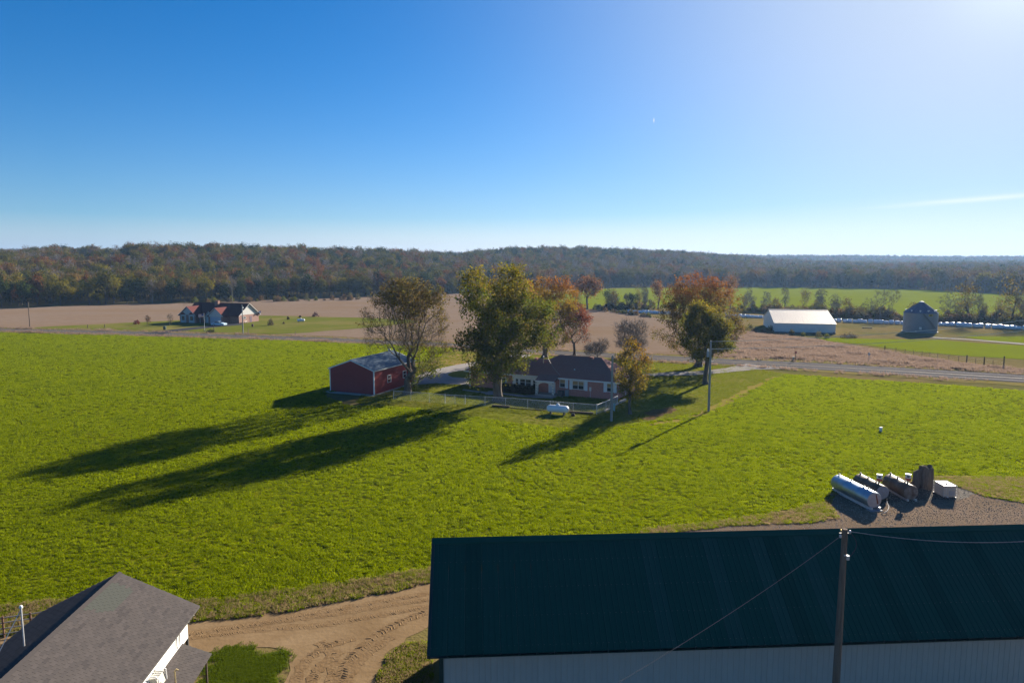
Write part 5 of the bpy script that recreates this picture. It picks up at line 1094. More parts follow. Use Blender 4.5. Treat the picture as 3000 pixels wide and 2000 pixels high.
lying('landscape_timber', (1816, 1181), (1832, 1173.5), .3, m_pale_t, 'thick bright timber end lying beside the brick house corner', 'timber')
b = MB(); b.lathe([(.26, 0), (.28, .18), (.20, .34), (.05, .4)], 8); tag(b.build('stone', mat('dark_stone', (.04, .03, .03), (.07, .055, .05), scale=4, rough=.9), None, loc=P(1679, 1218.5)), 'small dark stone on the lawn right of the propane tank', 'stone')

# ---- propane tanks
def propane(loc, rz, L_, r_, label, m):
    t = thing('propane_tank', label, 'propane tank', loc, rz)
    Mx = Matrix.Translation((0, 0, r_ + .22)) @ Matrix.Rotation(pi / 2, 4, 'Y'); pr = []
    for k in range(7): a = pi / 2 * k / 6; pr.append((max(.01, r_ * sin(a)), -L_ / 2 + r_ - r_ * cos(a)))
    pr += [(r, -z) for r, z in pr[::-1]]
    b = MB(); b.lathe(pr, 24, Mx); b.build('shell', m, t, smooth=True)
    b = MB(); b.lathe([(.24, 0), (.24, .14), (.2, .24), (.08, .3), (.01, .31)], 16, Matrix.Translation((0, 0, 2 * r_ + .18))); b.build('dome', m, t, smooth=True)
    for x in (-L_ * .3, L_ * .3): MB().box(x - .08, x + .08, -r_ * .75, r_ * .75, 0, .36).build('leg', m_dark, t)
    return t
m_tank = mat('tank_white', (.70, .71, .72), (.78, .79, .79), scale=1.6, rough=.35, spec=.5, big=(1.1, (.62, .60, .57), .35))
propane(P(1634, 1213), R(-20), 3.1, .50, 'white propane tank on the lawn before the chain link fence', m_tank)
propane(P(882, 943.5), R(14), 2.6, .45, 'small white propane tank on the far farmhouse lawn', m_tank)

# ---- utility poles
def pole(name, px, top_px, label, r0, r1, m, cat='utility pole', h=None):
    b = P(*px); h = h or PY(top_px[0], top_px[1], b.y).z; t = thing(name, label, cat, b)
    MB().tube([(0, 0, 0), (0, 0, h * .5), (0, 0, h)], [r0, (r0 + r1) / 2, r1], 12).build('post', m, t, smooth=True); return t, h
p1, h1 = pole('utility_pole', (1791, 1233), (1798, 1041), 'grey utility pole close in front of the small yellow tree', .17, .12, m_grey_pole)
MB().tube([(.1, 0, h1 - .3), (.3, 0, h1 - .3)], .03, 6).build('bracket', m_steel, p1)
p2, h2 = pole('utility_pole', (2076, 1205), (2075, 998), 'grey utility pole with small transformer on the right hand lawn', .17, .12, m_grey_pole)
b = MB(); b.lathe([(.16, 0), (.17, .05), (.17, .78), (.12, .84)], 14, Matrix.Translation((-.34, 0, h2 - 2.2))); tr = b.build('transformer', mat('transformer_grey', (.25, .29, .31), (.30, .34, .36), scale=4, rough=.5), p2)
for x in (-.42, -.26): MB().tube([(x, 0, h2 - 1.36), (x, 0, h2 - 1.08)], .045, 7).build('bushing', m_white, tr)
MB().tube([(.08, 0, h2 - .1), (.7, 0, h2 - .08)], .035, 6).build('lamp_arm', m_grey_pole, p2); MB().tube([(.08, 0, h2 - 2.75), (.48, 0, h2 - 2.72)], .03, 6).build('bracket', m_white, p2)
p3, h3 = pole('utility_pole', (712.6, 979), (711, 892.5), 'tall utility pole beside the road before the farmhouse garage', .17, .12, m_grey_pole)
for z in (h3 - 1.0, h3 - 1.9): MB().box(.1, .3, -.1, .1, z, z + .35).build('bracket', m_white, p3)
p4, h4 = pole('utility_pole', (88, 957), (84, 884), 'dark utility pole at the left end of the farm lawn', .16, .11, m_wood_pole)
p5, h5 = pole('utility_pole', (681, 888), (679, 836), 'utility pole with crossarm rising before the wood behind the farmhouse', .17, .13, mat('green_pole', (.14, .14, .08), (.2, .19, .12), scale=2))
MB().box(-2.2, 2.2, -.12, .12, h5 - .5, h5 - .22).build('crossarm', mat('green_pole', (.2, .2, .1)), p5)
for x in (-1.7, 0, 1.7): MB().tube([(x, 0, h5 - .22), (x, 0, h5 + .05)], .07, 6).build('insulator', m_white, p5)
p6 = thing('utility_pole', 'weathered wooden utility pole standing before the green roofed barn', 'utility pole', (12.42, 24.5, 0)); h6 = 10.15
MB().tube([(0, 0, 0), (0, 0, 3), (0, 0, 7), (0, 0, h6)], [.16, .145, .12, .095], 14).build('post', m_wood_pole, p6, smooth=True)
MB().tube([(.0, -.02, h6 - 1.0), (0, -.13, h6 - .98)], .03, 6).build('bolt', m_steel, p6)
MB().lathe([(.03, 0), (.045, .02), (.045, .1), (.02, .13)], 8, Matrix.Translation((-.18, -.05, h6 - .32))).build('insulator', m_steel, p6)
MB().lathe([(.03, 0), (.045, .02), (.045, .1), (.02, .13)], 8, Matrix.Translation((.17, -.05, h6 - .16))).build('insulator', m_steel, p6)
MB().lathe([(.02, 0), (.03, .05), (.02, .08)], 8, Matrix.Translation((-.15, -.03, h6 - .09))).build('insulator', mat('brass', (.5, .36, .10), rough=.4, metal=.7), p6)
MB().box(.06, .15, -.16, -.05, h6 - 1.15, h6 - .98).build('clamp', m_steel, p6)
MB().tube([Vector((.17, -.06, h6 - .1)) + Vector((.24 * sin(t), -.05, -.95 * t / pi)) for t in np.linspace(0, pi, 10)], .012, 5).build('jumper_wire', m_black_cable, p6)
MB().box(-.2, .18, -.03, .03, h6 - .20, h6 - .15).build('bracket', m_dark, p6)
def wire(name, a, b_, sag, r, m, label, twist=False, n=40):
    a, b_ = Vector(a), Vector(b_); mid_ = (a + b_) / 2; mb = MB()
    if not twist:
        mb.tube([a.lerp(b_, t) - mid_ - Vector((0, 0, sag * 4 * t * (1 - t))) for t in np.linspace(0, 1, n)], r, 5)
    else:
        L_ = (b_ - a).length; n = int(L_ / .06); d = (b_ - a).normalized(); x = d.cross(Vector((0, 0, 1))).normalized(); y = x.cross(d)
        for ph in (0, 2 * pi / 3, 4 * pi / 3):
            mb.tube([a.lerp(b_, t) - mid_ - Vector((0, 0, sag * 4 * t * (1 - t))) + (x * cos(ph + t * L_ * 6.5) + y * sin(ph + t * L_ * 6.5)) * r * .8 for t in np.linspace(0, 1, n)], r * .75, 4, cap=False)
    return tag(mb.build(name, m, None, loc=mid_), label, 'cable')
w6 = Vector((12.42, 24.5, h6))
e = PY(3150, 1572, 26.5); wire('power_cable', w6 + Vector((.2, -.05, -.08)), e, .32, .010, m_cable, 'twisted pale cable sagging right from the wooden pole top across the green roof', True)
e = PY(1500, 2176, 14.5); wire('power_cable', w6 + Vector((-.2, -.05, -.28)), e, .25, .006, mat('dull_cable', (.14, .13, .12), (.18, .17, .16), rough=.7), 'twisted cable running down left from the wooden pole across the green roof', True)
q2 = P(2076, 1205) + Vector((0, 0, h2 - .1)); e2 = Vector((98, 118, 11.4))
wire('power_cable', q2, e2, .9, .03, mat('pale_wire', (.66, .62, .54), (.74, .70, .62), scale=1, rough=.5), 'upper pale wire crossing the stubble and grain bin from the grey pole')
wire('power_cable', q2 - Vector((0, 0, 1.0)), e2 - Vector((0, 0, 1.9)), .9, .03, mat('pale_wire', (.66, .62, .54), (.74, .70, .62), scale=1, rough=.5), 'lower pale wire crossing below the grain bin from the grey pole')
b = P(1799, 1203.5); t = thing('utility_pedestal', 'pale blue green utility pedestal right behind the pole by the yellow tree', 'utility box', b)
m_ped = mat('pedestal_teal', (.22, .40, .42), (.27, .45, .47), scale=3, rough=.5); MB().box(-.13, .13, -.13, .13, 0, .95).build('case', m_ped, t); MB().box(-.15, .15, -.15, .15, .95, 1.03).build('lid', m_ped, t)

# ---- fuel tanks, stump and tote by the gravel
def fuel_tank(front, back, r_, lift, label, m_shell, m_end, legs=True):
    f, k = P(*front), P(*back); d = f - k; L_ = d.length; rz = math.atan2(d.y, d.x); c = (f + k) / 2
    t = thing('fuel_tank', label, 'fuel tank', c, rz)
    Mx = Matrix.Translation((0, 0, r_ + lift)) @ Matrix.Rotation(pi / 2, 4, 'Y')
    b = MB(); b.lathe([(r_ * .97, -L_ / 2), (r_, -L_ / 2 + .03), (r_, -L_ / 6), (r_ * 1.006, -L_ / 6 + .02), (r_, -L_ / 6 + .04), (r_, L_ / 6), (r_ * 1.006, L_ / 6 + .02), (r_, L_ / 6 + .04), (r_, L_ / 2 - .03), (r_ * .97, L_ / 2)], 32, Mx); b.build('shell', m_shell, t, smooth=True)
    b = MB(); b.lathe([(r_ * .96, L_ / 2 + .001), (r_ * .6, L_ / 2 + .04), (.02, L_ / 2 + .055)], 32, Mx); b.build('end_plate', m_end, t, smooth=True)
    for x in (-L_ * .46, -L_ * .12, L_ * .22, L_ * .33):
        MB().lathe([(.07, 0), (.07, .1), (.09, .11), (.09, .15), (.02, .17)], 10, Matrix.Translation((x, 0, 2 * r_ + lift - .02))).build('filler_cap', m_dark, t)
    for y in (-r_ * .55, r_ * .55): MB().box(-L_ / 2 - .05, L_ / 2 + .25, y - .08, y + .08, 0, lift + r_ * .18).build('skid', m_steel if r_ > .6 else m_timber, t)
    return t, L_
m_silver = mat('silver_paint', (.34, .42, .50), (.40, .48, .55), scale=1.2, rough=.46, metal=.9, spec=.5, big=(1.0, (.28, .27, .26), .45)); m_end_w = mat('chalky_end', (.34, .29, .29), (.42, .37, .36), scale=3, rough=.8, big=(2.2, (.24, .17, .15), .6))
m_rusty = mat('rusty_tank', (.085, .055, .036), (.13, .09, .062), scale=2.5, rough=.55, metal=.1, spec=.3, big=(1.5, (.105, .048, .022), .8)); m_rust_end = mat('mottled_rust_end', (.16, .115, .09), (.27, .22, .19), scale=6, rough=.9, big=(3, (.09, .045, .025), .9))
tA, LA = fuel_tank((2560, 1493), (2452, 1437), .66, .16, 'long silver fuel tank lying nearest the barn, on steel skids', m_silver, m_end_w)
b = MB(); b.hexa([(LA / 2 + .05, .22, .5), (LA / 2 + .075, .22, .5), (LA / 2 + .075, .34, .55), (LA / 2 + .05, .34, .55), (LA / 2 + .05, .05, 1.25), (LA / 2 + .075, .05, 1.25), (LA / 2 + .075, .12, 1.30), (LA / 2 + .05, .12, 1.30)]); b.build('rust_streak', mat('red_rust', (.16, .05, .035), (.22, .08, .05), scale=6, rough=.95), tA)
b = MB().box(LA / 2 - .1, LA / 2 + .5, -.62, .45, .02, .10); b.build('drip_tray', mat('dull_tray', (.22, .22, .23), (.28, .28, .29), scale=4, rough=.8), tA)
tB, LB = fuel_tank((2584, 1466), (2516, 1428), .60, .10, 'dull brown fuel tank with pale end just behind the long silver tank', m_rusty, m_end_w)
tC, LC = fuel_tank((2667, 1466), (2604, 1430), .64, .06, 'rusty fuel tank with mottled end between the brown tank and the stump', m_rusty, m_rust_end)
m_pump_w = mat('pump_white', (.62, .60, .56), (.7, .68, .64), scale=5, rough=.6); m_pump_r = mat('pump_red', (.36, .05, .035), (.42, .075, .05), scale=5, rough=.6)
def pump(tk, x, z, label):
    t = thing('fuel_pump', label, 'fuel pump', tk.matrix_basis @ Vector((x, 0, z)), tk.rotation_euler.z + R(58))
    MB().tube([(0, 0, 0), (0, 0, .30)], .05, 8).build('stem', m_dark, t)
    MB().box(-.21, .21, -.15, .15, .30, .50).build('base', m_pump_r, t); d = MB().box(-.21, .21, -.15, .15, .50, .82).build('head', m_pump_w, t)
    MB().box(-.10, .10, -.165, -.15, .58, .72).build('dial', m_dark, d); MB().box(-.22, .22, -.16, .16, .82, .85).build('lid', m_pump_w, t)
    MB().tube([(.21, 0, .6)] + [(.21 + .16 * sin(a), 0, .6 - .45 * a / pi) for a in np.linspace(.2, pi, 9)], .022, 6).build('hose', m_black_cable, t)
pump(tB, LB * .34, 1.28, 'red and white fuel pump on top of the dull brown tank')
pump(tC, LC * .34, 1.32, 'red and white fuel pump on top of the rusty tank beside the stump')
b = P(2709, 1428); t = thing('hollow_stump', 'tall dark hollow stump with slabs leaning on it behind the tanks', 'stump', b, 0)
r = np.random.default_rng(8); n = 26; m_stump = mat('grey_dead_wood', (.085, .068, .055), (.16, .13, .11), scale=3, rough=1, bump=1, bscale=6, stretch=(3, 3, .4), spec=.1); vs = []; fs = []
lev = [(0, .66), (.3, .60), (.9, .55), (1.5, .53), (1.95, .50), (1.98, .36), (1.2, .30)]
for li, (z, rr) in enumerate(lev):
    for k in range(n):
        a = 2 * pi * k / n; q = rr * (1 + .08 * sin(3 * a + 1) + .06 * sin(7 * a + li * .3)); vs.append((q * cos(a), q * sin(a), z + (.10 * sin(2 * a + .6) + .06 * sin(5 * a) if 1.9 < z else 0)))
for i in range(len(lev) - 1):
    for k in range(n): fs.append((i * n + k, i * n + (k + 1) % n, (i + 1) * n + (k + 1) % n, (i + 1) * n + k))
fs.append(tuple(range(6 * n, 7 * n))); bb = MB(); bb.add(vs, fs); bb.build('trunk', m_stump, t, smooth=True)
b = MB(); b.hexa([(-1.2, -.1, 0), (-.45, -.3, 0), (-.42, -.15, 0), (-1.15, .05, 0), (-1.10, .0, 1.45), (-.40, -.12, 1.85), (-.38, .0, 1.85), (-1.05, .12, 1.45)]); b.build('slab', m_stump, t)
b = MB(); b.hexa([(.45, -.2, 0), (.85, .05, 0), (.8, .2, 0), (.42, .0, 0), (.42, -.1, 1.9), (.76, .1, 1.75), (.72, .22, 1.75), (.4, .05, 1.9)]); b.build('slab', m_stump, t)
b0 = P(2763, 1461); t = thing('tote_tank', 'white cube tote tank in a wire cage beside the stump', 'tote tank', b0, R(-2))
W_, D_, H_ = 1.12, 1.55, 1.15
m_tote = mat('tote_plastic', (.50, .45, .38), (.58, .53, .46), scale=2, rough=.4, transl=.25, spec=.4)
b = MB(); b.box(.05, W_ - .05, .05, D_ - .05, .17, H_ - .03); b.build('bladder', m_tote, t)
b = MB(); b.box(0, W_, 0, D_, .10, .14)
for x in (0, W_ / 2 - .06, W_ - .12): b.box(x, x + .12, 0, D_, 0, .10)
b.build('pallet', m_dark, t)
def cage_bar(a, c): MB().tube([a, c], .016, 5).build('cage_bar', m_steel, t)
for k in range(6):
    x = W_ * k / 5
    for y in (0, D_): cage_bar((x, y, .14), (x, y, H_))
for k in range(1, 7):
    y = D_ * k / 7
    for x in (0, W_): cage_bar((x, y, .14), (x, y, H_))
for z in (.36, .6, .85, H_):
    for y in (0, D_): cage_bar((0, y, z), (W_, y, z))
    for x in (0, W_): cage_bar((x, 0, z), (x, D_, z))
MB().box(.45, .92, -.03, -.018, .33, .72).build('plate', mat('plate_grey', (.33, .31, .30), (.38, .36, .34), scale=3, rough=.6), t)
b = MB(); b.lathe([(.11, 0), (.11, .06), (.09, .08), (.01, .08)], 14, Matrix.Translation((W_ / 2, D_ * .42, H_ - .03))); b.build('lid', m_dark, t)
for y in (D_ * .28, D_ * .72): cage_bar((0, y, H_ + .012), (W_, y, H_ + .012))
MB().tube([(.3, -.02, .22), (.3, -.12, .22), (.3, -.12, .17)], .045, 8).build('valve', m_white, t)
hq = [P(2582, 1506), P(2590, 1507), P(2600, 1503), P(2603, 1496), P(2598, 1489), P(2597, 1485)]; h0 = hq[0].copy()
b = MB(); b.tube([q - h0 + Vector((0, 0, .04 + .035 * i)) for i, q in enumerate(smooth_line(hq, 3))][:16], .035, 8); tag(b.build('hose', mat('pale_hose', (.40, .34, .27), (.48, .42, .34), scale=5, rough=.6), None, loc=h0), 'pale curled hose on the gravel beside the silver tank end', 'hose')
b = P(2580, 1264); t = thing('well_cap', 'small white pipe cap alone in the green field', 'well cap', b)
MB().lathe([(.15, 0), (.15, .42), (.13, .44)], 14).build('pipe', m_white, t); MB().lathe([(.20, 0), (.20, .10), (.15, .14), (.02, .15)], 14, Matrix.Translation((0, 0, .42))).build('lid', m_white, t)

# ---- wrapped bales in one long row
bl = [P(*q) for q in [(1845, 915.5), (1923, 919.5), (2165, 929), (2242, 932.5), (2448, 943), (2643, 950.5), (2747, 953), (3000, 966.5), (3160, 976)]]
def bale_mesh(i):
    r = np.random.default_rng(60 + i); b = MB(); b.lathe([(.35, -.76), (.60, -.74), (.69, -.62), (.715, -.3), (.70, 0), (.72, .3), (.69, .62), (.60, .74), (.35, .76)], 18, Matrix.Translation((0, 0, .64)) @ Matrix.Rotation(pi / 2, 4, 'Y'))
    b.v = [(x + r.normal() * .02, y + r.normal() * .03, max(0, z + r.normal() * .03)) for x, y, z in b.v]; return b.mesh(f'wrapped_bale_{i}', m_plastic, True)
bm_ = [bale_mesh(i) for i in range(4)]; k = 0; acc = 0
for a, c in zip(bl[:-1], bl[1:]):
    d = (c - a); L_ = d.length; d.normalize()
    while acc < L_:
        q = a + d * acc + Vector((rng.normal() * .05, rng.normal() * .18, 0))
        o = put('wrapped_bale', bm_[k % 4]); o.location = q; o.rotation_euler = (0, 0, math.atan2(d.y, d.x) + rng.normal() * .07); o.scale = (rng.uniform(.9, 1.0), rng.uniform(.8, .98), rng.uniform(.70, 1.02))
        px_ = proj(q)[0]
        seg = 'left of the broad maple' if px_ < 1960 else ('between the broad maple and the white barn' if px_ < 2300 else ('between the white barn and the grain bin' if px_ < 2690 else 'right of the grain bin'))
        tag(o, f'white wrapped bale in the row {seg}', 'hay bale', f'wrapped bales in the row {seg}'); k += 1; acc += 1.56
    acc -= L_

# ---- posts, signs and fences right of the road
def post_thing(px, h, w, m, label, name='fence_post', cat='fence post', group=None):
    q = P(*px); return tag(MB().box(-w / 2, w / 2, -w / 2, w / 2, 0, h).build(name, m, None, loc=q), label, cat, group)
wf = thing('wire_fence', 'old wire fence with wooden posts along the brown weeds right of the road', 'fence', (0, 0, 0))
xs_ = [1285, 1370, 1440, 1505, 1570, 1630, 1690, 1775, 1850, 1912, 1980, 2045, 2112, 2195]; prev = None
for x in xs_:
    px_ = 2100 + x * .3827; py_ = 740 + (755 + (x - 1285) * (878 - 755) / (2195 - 1285)) * .3827; q = P(px_, py_); bigp = x in (1285, 1912, 2045, 2195); h = {1285: 1.3, 1912: 1.5, 2045: 1.6, 2195: 2.2}.get(x, 1.15); w = .22 if bigp else .10
    MB().tube([q, q + Vector((0, 0, h))], w / 2, 7).build('post', m_timber if bigp else m_wood_pole, wf)
    if prev is not None:
        for z in (.4, .75, 1.08): MB().tube([prev + Vector((0, 0, z)), q + Vector((0, 0, z))], .009, 3).build('wire', m_steel, wf)
    prev = q
t = thing('marker_post', 'dark post with small round red marker at the road edge', 'marker post', P(2330, 1058)); MB().tube([(0, 0, 0), (0, 0, 2.0)], .07, 7).build('post', m_timber, t)
b = MB(); b.lathe([(.02, -.02), (.24, -.02), (.24, .02), (.02, .02)], 14, Matrix.Translation((0, -.09, 1.85)) @ Matrix.Rotation(pi / 2, 4, 'X')); b.build('disc', mat('marker_red', (.32, .05, .04), (.38, .07, .05), scale=3, rough=.6), t)
t = thing('utility_pedestal', 'short grey utility pedestal beside the red marker post', 'utility box', P(2324.5, 1056.5)); MB().box(-.14, .14, -.14, .14, 0, .75).build('case', mat('pedestal_grey', (.28, .30, .26), (.33, .35, .31), scale=3), t); MB().box(-.16, .16, -.16, .16, .75, .82).build('lid', mat('pedestal_grey', (.28, .30, .26)), t)
t = thing('road_sign', 'thin road sign seen edge on among the brown weeds', 'road sign', P(2545, 1061), math.atan2(-.9, .42)); MB().tube([(0, 0, 0), (.06, 0, 2.1)], .035, 6).build('post', m_steel, t)
b = MB(); b.prism([(-.38, 1.7), (0, 1.32), (.38, 1.7), (0, 2.08)], 'y', -.06, -.04); b.build('panel', m_steel, t)
post_thing((257, 961.5), 1.15, .16, m_timber, 'left of two dark posts on the farm lawn edge'); post_thing((307, 960.5), 1.15, .16, m_timber, 'right of two dark posts on the farm lawn edge')
post_thing((728, 981), 1.9, .13, m_wood_pole, 'thin brown post right of the tall pole before the garage', 'post', 'post'); post_thing((726, 981.5), .8, .1, m_wood_pole, 'short brown stake beside the thin post before the garage', 'stake', 'stake'); post_thing((866, 984), 1.3, .12, m_wood_pole, 'lone brown post at the road edge below the far propane tank')
def small_shrub(px, w, h, cols, label, size=.3, n=60, name='shrub', cat='shrub', stem=False):
    t = thing(name, label, cat, P(*px)); k = int(abs(px[0]) * 7) % 977
    put('foliage', shrub_mesh('foliage', k, w, w, h, n, cols, size), t)
    if stem or True: MB().tube([(0, 0, 0), (.05, 0, h * .6)], .05, 6).build('stem', m_bark, t)
    return t
small_shrub((401, 950), 2.0, 1.4, ((.10, .018, .018), (.14, .03, .025)), 'round dark red bush on the farm lawn', .25, 120)
small_shrub((793, 953.5), 1.9, 2.4, ((.05, .045, .025), (.10, .075, .04)), 'brown upright bush right of the farmhouse', .28, 120)
small_shrub((844, 936), .9, 1.2, ((.05, .045, .02), (.08, .06, .03)), 'tiny dark shrub left of the far propane tank'); small_shrub((924, 928), 2.3, 1.9, ((.05, .02, .02), (.07, .03, .025)), 'dark red bush at the back edge of the farm lawn', .28, 110); small_shrub((879, 930), .9, .8, ((.04, .04, .02), (.07, .06, .03)), 'low dark shrub behind the far propane tank')
small_shrub((831, 949), .6, .7, ((.12, .08, .04), (.16, .11, .06)), 'small brown shrub between the bush and the far propane tank')
small_shrub((617, 975), 2.2, 1.1, ((.02, .025, .015), (.04, .045, .02)), 'dark low shrub on the lawn near the flagpole', .22, 130); post_thing((627, 973), 1.7, .14, m_timber, 'dark post beside the dark shrub near the flagpole', 'post', 'post')
small_shrub((2488, 989), 4.4, 1.0, ((.06, .045, .025), (.09, .07, .035)), 'flat dark brush heap between the white barn and grain bin', .3, 160, 'brush_heap', 'brush heap')
t = thing('feed_trough', 'low dark trough on the dry grass behind the brush heap', 'trough', P(2540, 962), R(-10)); MB().box(-1.4, 1.4, -.3, .3, .12, .35).build('basin', m_timber, t)
for x in (-1.1, 1.1): MB().box(x - .08, x + .08, -.25, .25, 0, .12).build('leg', m_timber, t)
def young_tree(px, hpx, wpx, seed, label, cols):
    b = P(*px); top = px[1] - hpx; make_tree(label, px, [(px[0], top + hpx * .35, wpx * .5, hpx * .3, 0), (px[0] + wpx * .1, top + hpx * .6, wpx * .42, hpx * .22, 0)], hpx * b.y / 2000 * .35, .07, 60, seed, lambda x, z, c, s, u: blend(cols[0], cols[1], .5 + .5 * u), per=3, spread=.25, size=.28, twigs=3, twig_len=.5, twig_r=.02)
young_tree((432, 952), 30, 15, 801, 'thin brown young tree right of the dark red bush', (TAWNY, RUST)); young_tree((497, 954), 40, 20, 802, 'taller brown young tree left of the farmhouse', (TAWNY, OLIVE))
t = thing('wheelie_bin', 'dark green wheeled bin beside the farmhouse driveway', 'bin', P(483, 966.5), R(8)); m_bin = mat('bin_green', (.012, .035, .022), (.018, .045, .028), scale=4, rough=.5)
b = MB(); b.hexa([(-.30, -.34, .08), (.30, -.34, .08), (.30, .3, .08), (-.30, .3, .08), (-.36, -.42, 1.0), (.36, -.42, 1.0), (.36, .36, 1.0), (-.36, .36, 1.0)]); b.build('body', m_bin, t); b = MB(); b.hexa([(-.38, -.45, 1.0), (.38, -.45, 1.0), (.38, .42, 1.0), (-.38, .42, 1.0), (-.36, -.4, 1.06), (.36, -.4, 1.06), (.36, .40, 1.14), (-.36, .40, 1.14)]); b.build('lid', m_bin, t)
for x in (-.3, .3): MB().tube([(x - .03, .3, .12), (x + .03, .3, .12)], .12, 10).build('wheel', m_dark, t)
t = thing('barrel', 'small rusty barrel on the lawn right of the tall pole', 'barrel', P(740, 957.5)); MB().lathe([(.28, 0), (.30, .05), (.30, .3), (.315, .32), (.30, .34), (.30, .6), (.315, .62), (.30, .64), (.30, .9), (.27, .92)], 14).build('drum', mat('barrel_rust', (.10, .05, .05), (.14, .07, .06), scale=5, rough=.8), t)
t = thing('flagpole', 'white flagpole flying a striped flag on the farm lawn', 'flagpole', P(600, 969)); MB().tube([(0, 0, 0), (0, 0, 5.2)], [.05, .035], 8).build('pole', m_white, t); MB().lathe([(.01, 0), (.06, .04), (.06, .08), (.01, .12)], 8, Matrix.Translation((0, 0, 5.2))).build('finial', m_steel, t)
MB().lathe([(.6, 0), (.55, .12), (.2, .2), (.05, .21)], 12).build('flower_bed', m_mud, t)
b = MB(); FR, FB_, FW = mat('flag_red', (.42, .03, .04), (.46, .04, .05)), mat('flag_blue', (.03, .04, .16), (.035, .05, .18)), m_white
for i in range(12):
    for j in range(13):
        f = lambda u, v: (-.04 - u * 1.55, .10 * sin(u * 7) * u ** .5 - .25 * u, 5.05 - v * .95 - .10 * u)
        b.cur = 1 if (i < 5 and j < 7) else (0 if j % 2 == 0 else 2); u0, u1, v0, v1 = i / 12, (i + 1) / 12, j / 13, (j + 1) / 13
        b.add([f(u0, v0), f(u1, v0), f(u1, v1), f(u0, v1)], [(0, 1, 2, 3)])
b.build('flag', [FR, FB_, FW], t)
# pipe fence behind the near house
pf = thing('rail_fence', 'weathered pipe rail fence behind the near house at the left edge', 'fence', (0, 0, 0)); a, c = P(-420, 1934), P(172, 1842)
L_ = (c - a).length; d = (c - a).normalized(); k = 0
for i in range(8):
    q = a + d * (L_ * i / 7); MB().tube([q, q + Vector((0, 0, 1.22))], .05, 8).build('post', mat('rust_post', (.13, .07, .045), (.19, .11, .07), scale=4, rough=.9), pf)
for z in (.22, .52, .84, 1.12): MB().tube([a + Vector((0, 0, z)), c + Vector((0, 0, z))], .032, 6).build('rail', mat('rail_grey', (.20, .18, .16), (.28, .26, .24), scale=3, rough=.7, metal=.2), pf)

# ---- the farmhouse far left
fh = thing('brick_farmhouse', 'distant farmhouse with red brown roofs, white gables and brick walls', 'house', (-111.0, 231.9, 0), R(-17.5))
m_side = mat('white_siding', (.42, .42, .40), (.48, .48, .46), scale=1.5, rough=.7); m_brick2 = brick_mat('orange_brick', (.27, .11, .075), (.20, .075, .05), (.32, .26, .22)); m_rroof = mat('maroon_shingle', (.11, .032, .028), (.15, .048, .040), scale=3, rough=.95, bump=.3, spec=.12)
def gable(root, x0, x1, y0, y1, ze, zr, along, m_wall, m_roof, ov=.5, gable_m=None):
    MB().box(x0, x1, y0, y1, 0, ze).build('wall', m_wall, root)
    if along == 'x':
        yc = (y0 + y1) / 2
        for xa, xb in ((x0, x0 + .05), (x1 - .05, x1)):
            b = MB(); b.prism([(y0, ze + .001), (y1, ze + .001), (yc, zr - .12)], 'x', xa, xb); b.build('gable', gable_m or m_wall, root)
        b = MB()
        s = (zr - ze) / (yc - y0)
        b.prism([(y0 - ov, ze - s * ov), (yc, zr), (y1 + ov, ze - s * ov), (y1 + ov, ze - s * ov + .16), (yc, zr + .18), (y0 - ov, ze - s * ov + .16)], 'x', x0 - ov * .7, x1 + ov * .7); r_ = b.build('roof', m_roof, root)
        for xx in (x0 - ov * .7 - .03, x1 + ov * .7):
            b = MB(); b.prism([(y0 - ov, ze - s * ov - .05), (yc, zr - .04), (y1 + ov, ze - s * ov - .05), (y1 + ov, ze - s * ov + .15), (yc, zr + .16), (y0 - ov, ze - s * ov + .15)], 'x', xx, xx + .03); b.build('rake_board', m_side, r_)
    else:
        xc = (x0 + x1) / 2; s = (zr - ze) / (xc - x0)
        b = MB(); b.prism([(x0, ze + .001), (x1, ze + .001), (xc, zr - .12)], 'y', y0, y0 + .05); b.build('gable', gable_m or m_wall, root)
        b = MB(); b.prism([(x0 - ov, ze - s * ov), (xc, zr), (x1 + ov, ze - s * ov), (x1 + ov, ze - s * ov + .16), (xc, zr + .18), (x0 - ov, ze - s * ov + .16)], 'y', y0 - ov * .7, y1); r_ = b.build('roof', m_roof, root)
        b = MB(); b.prism([(x0 - ov, ze - s * ov - .05), (xc, zr - .04), (x1 + ov, ze - s * ov - .05), (x1 + ov, ze - s * ov + .15), (xc, zr + .16), (x0 - ov, ze - s * ov + .15)], 'y', y0 - ov * .7 - .03, y0 - ov * .7); b.build('rake_board', m_side, r_)
gable(fh, 0, 21.6, 0, 10, 2.75, 6.3, 'x', m_brick2, m_rroof, .6, m_side)
gable(fh, .2, 6.6, -3.0, 4.8, 2.8, 5.4, 'y', m_brick2, m_rroof, .5, m_side)
gable(fh, 12.4, 18.2, -3.6, 4.8, 2.75, 5.2, 'y', m_brick2, m_rroof, .5, m_side)
gable(fh, 9.6, 12.0, -1.4, 3, 2.6, 3.9, 'y', m_side, m_rroof, .35, m_side)
for x in (.6, 4.0): MB().box(x, x + 2.2, -3.08, -3.0, .1, 2.85).build('siding', m_side, fh); window(fh, (x + .65, -3.08, 1.0), .9, 1.25, 'front', m_dark)
for x in (.8, 4.2):
    b = MB(); b.prism([(x - .3, 2.8), (x + 2.1, 2.8), (x + .9, 3.75)], 'y', -3.14, -3.09); b.build('gablet', m_rroof, fh)
MB().box(12.9, 17.7, -3.66, -3.6, 2.35, 2.8).build('siding', m_side, fh)
gd = MB().box(13.2, 17.4, -3.66, -3.6, 0, 2.3).build('garage_door', mat('garage_blue', (.30, .36, .44), (.34, .40, .48), scale=2, rough=.6), fh)
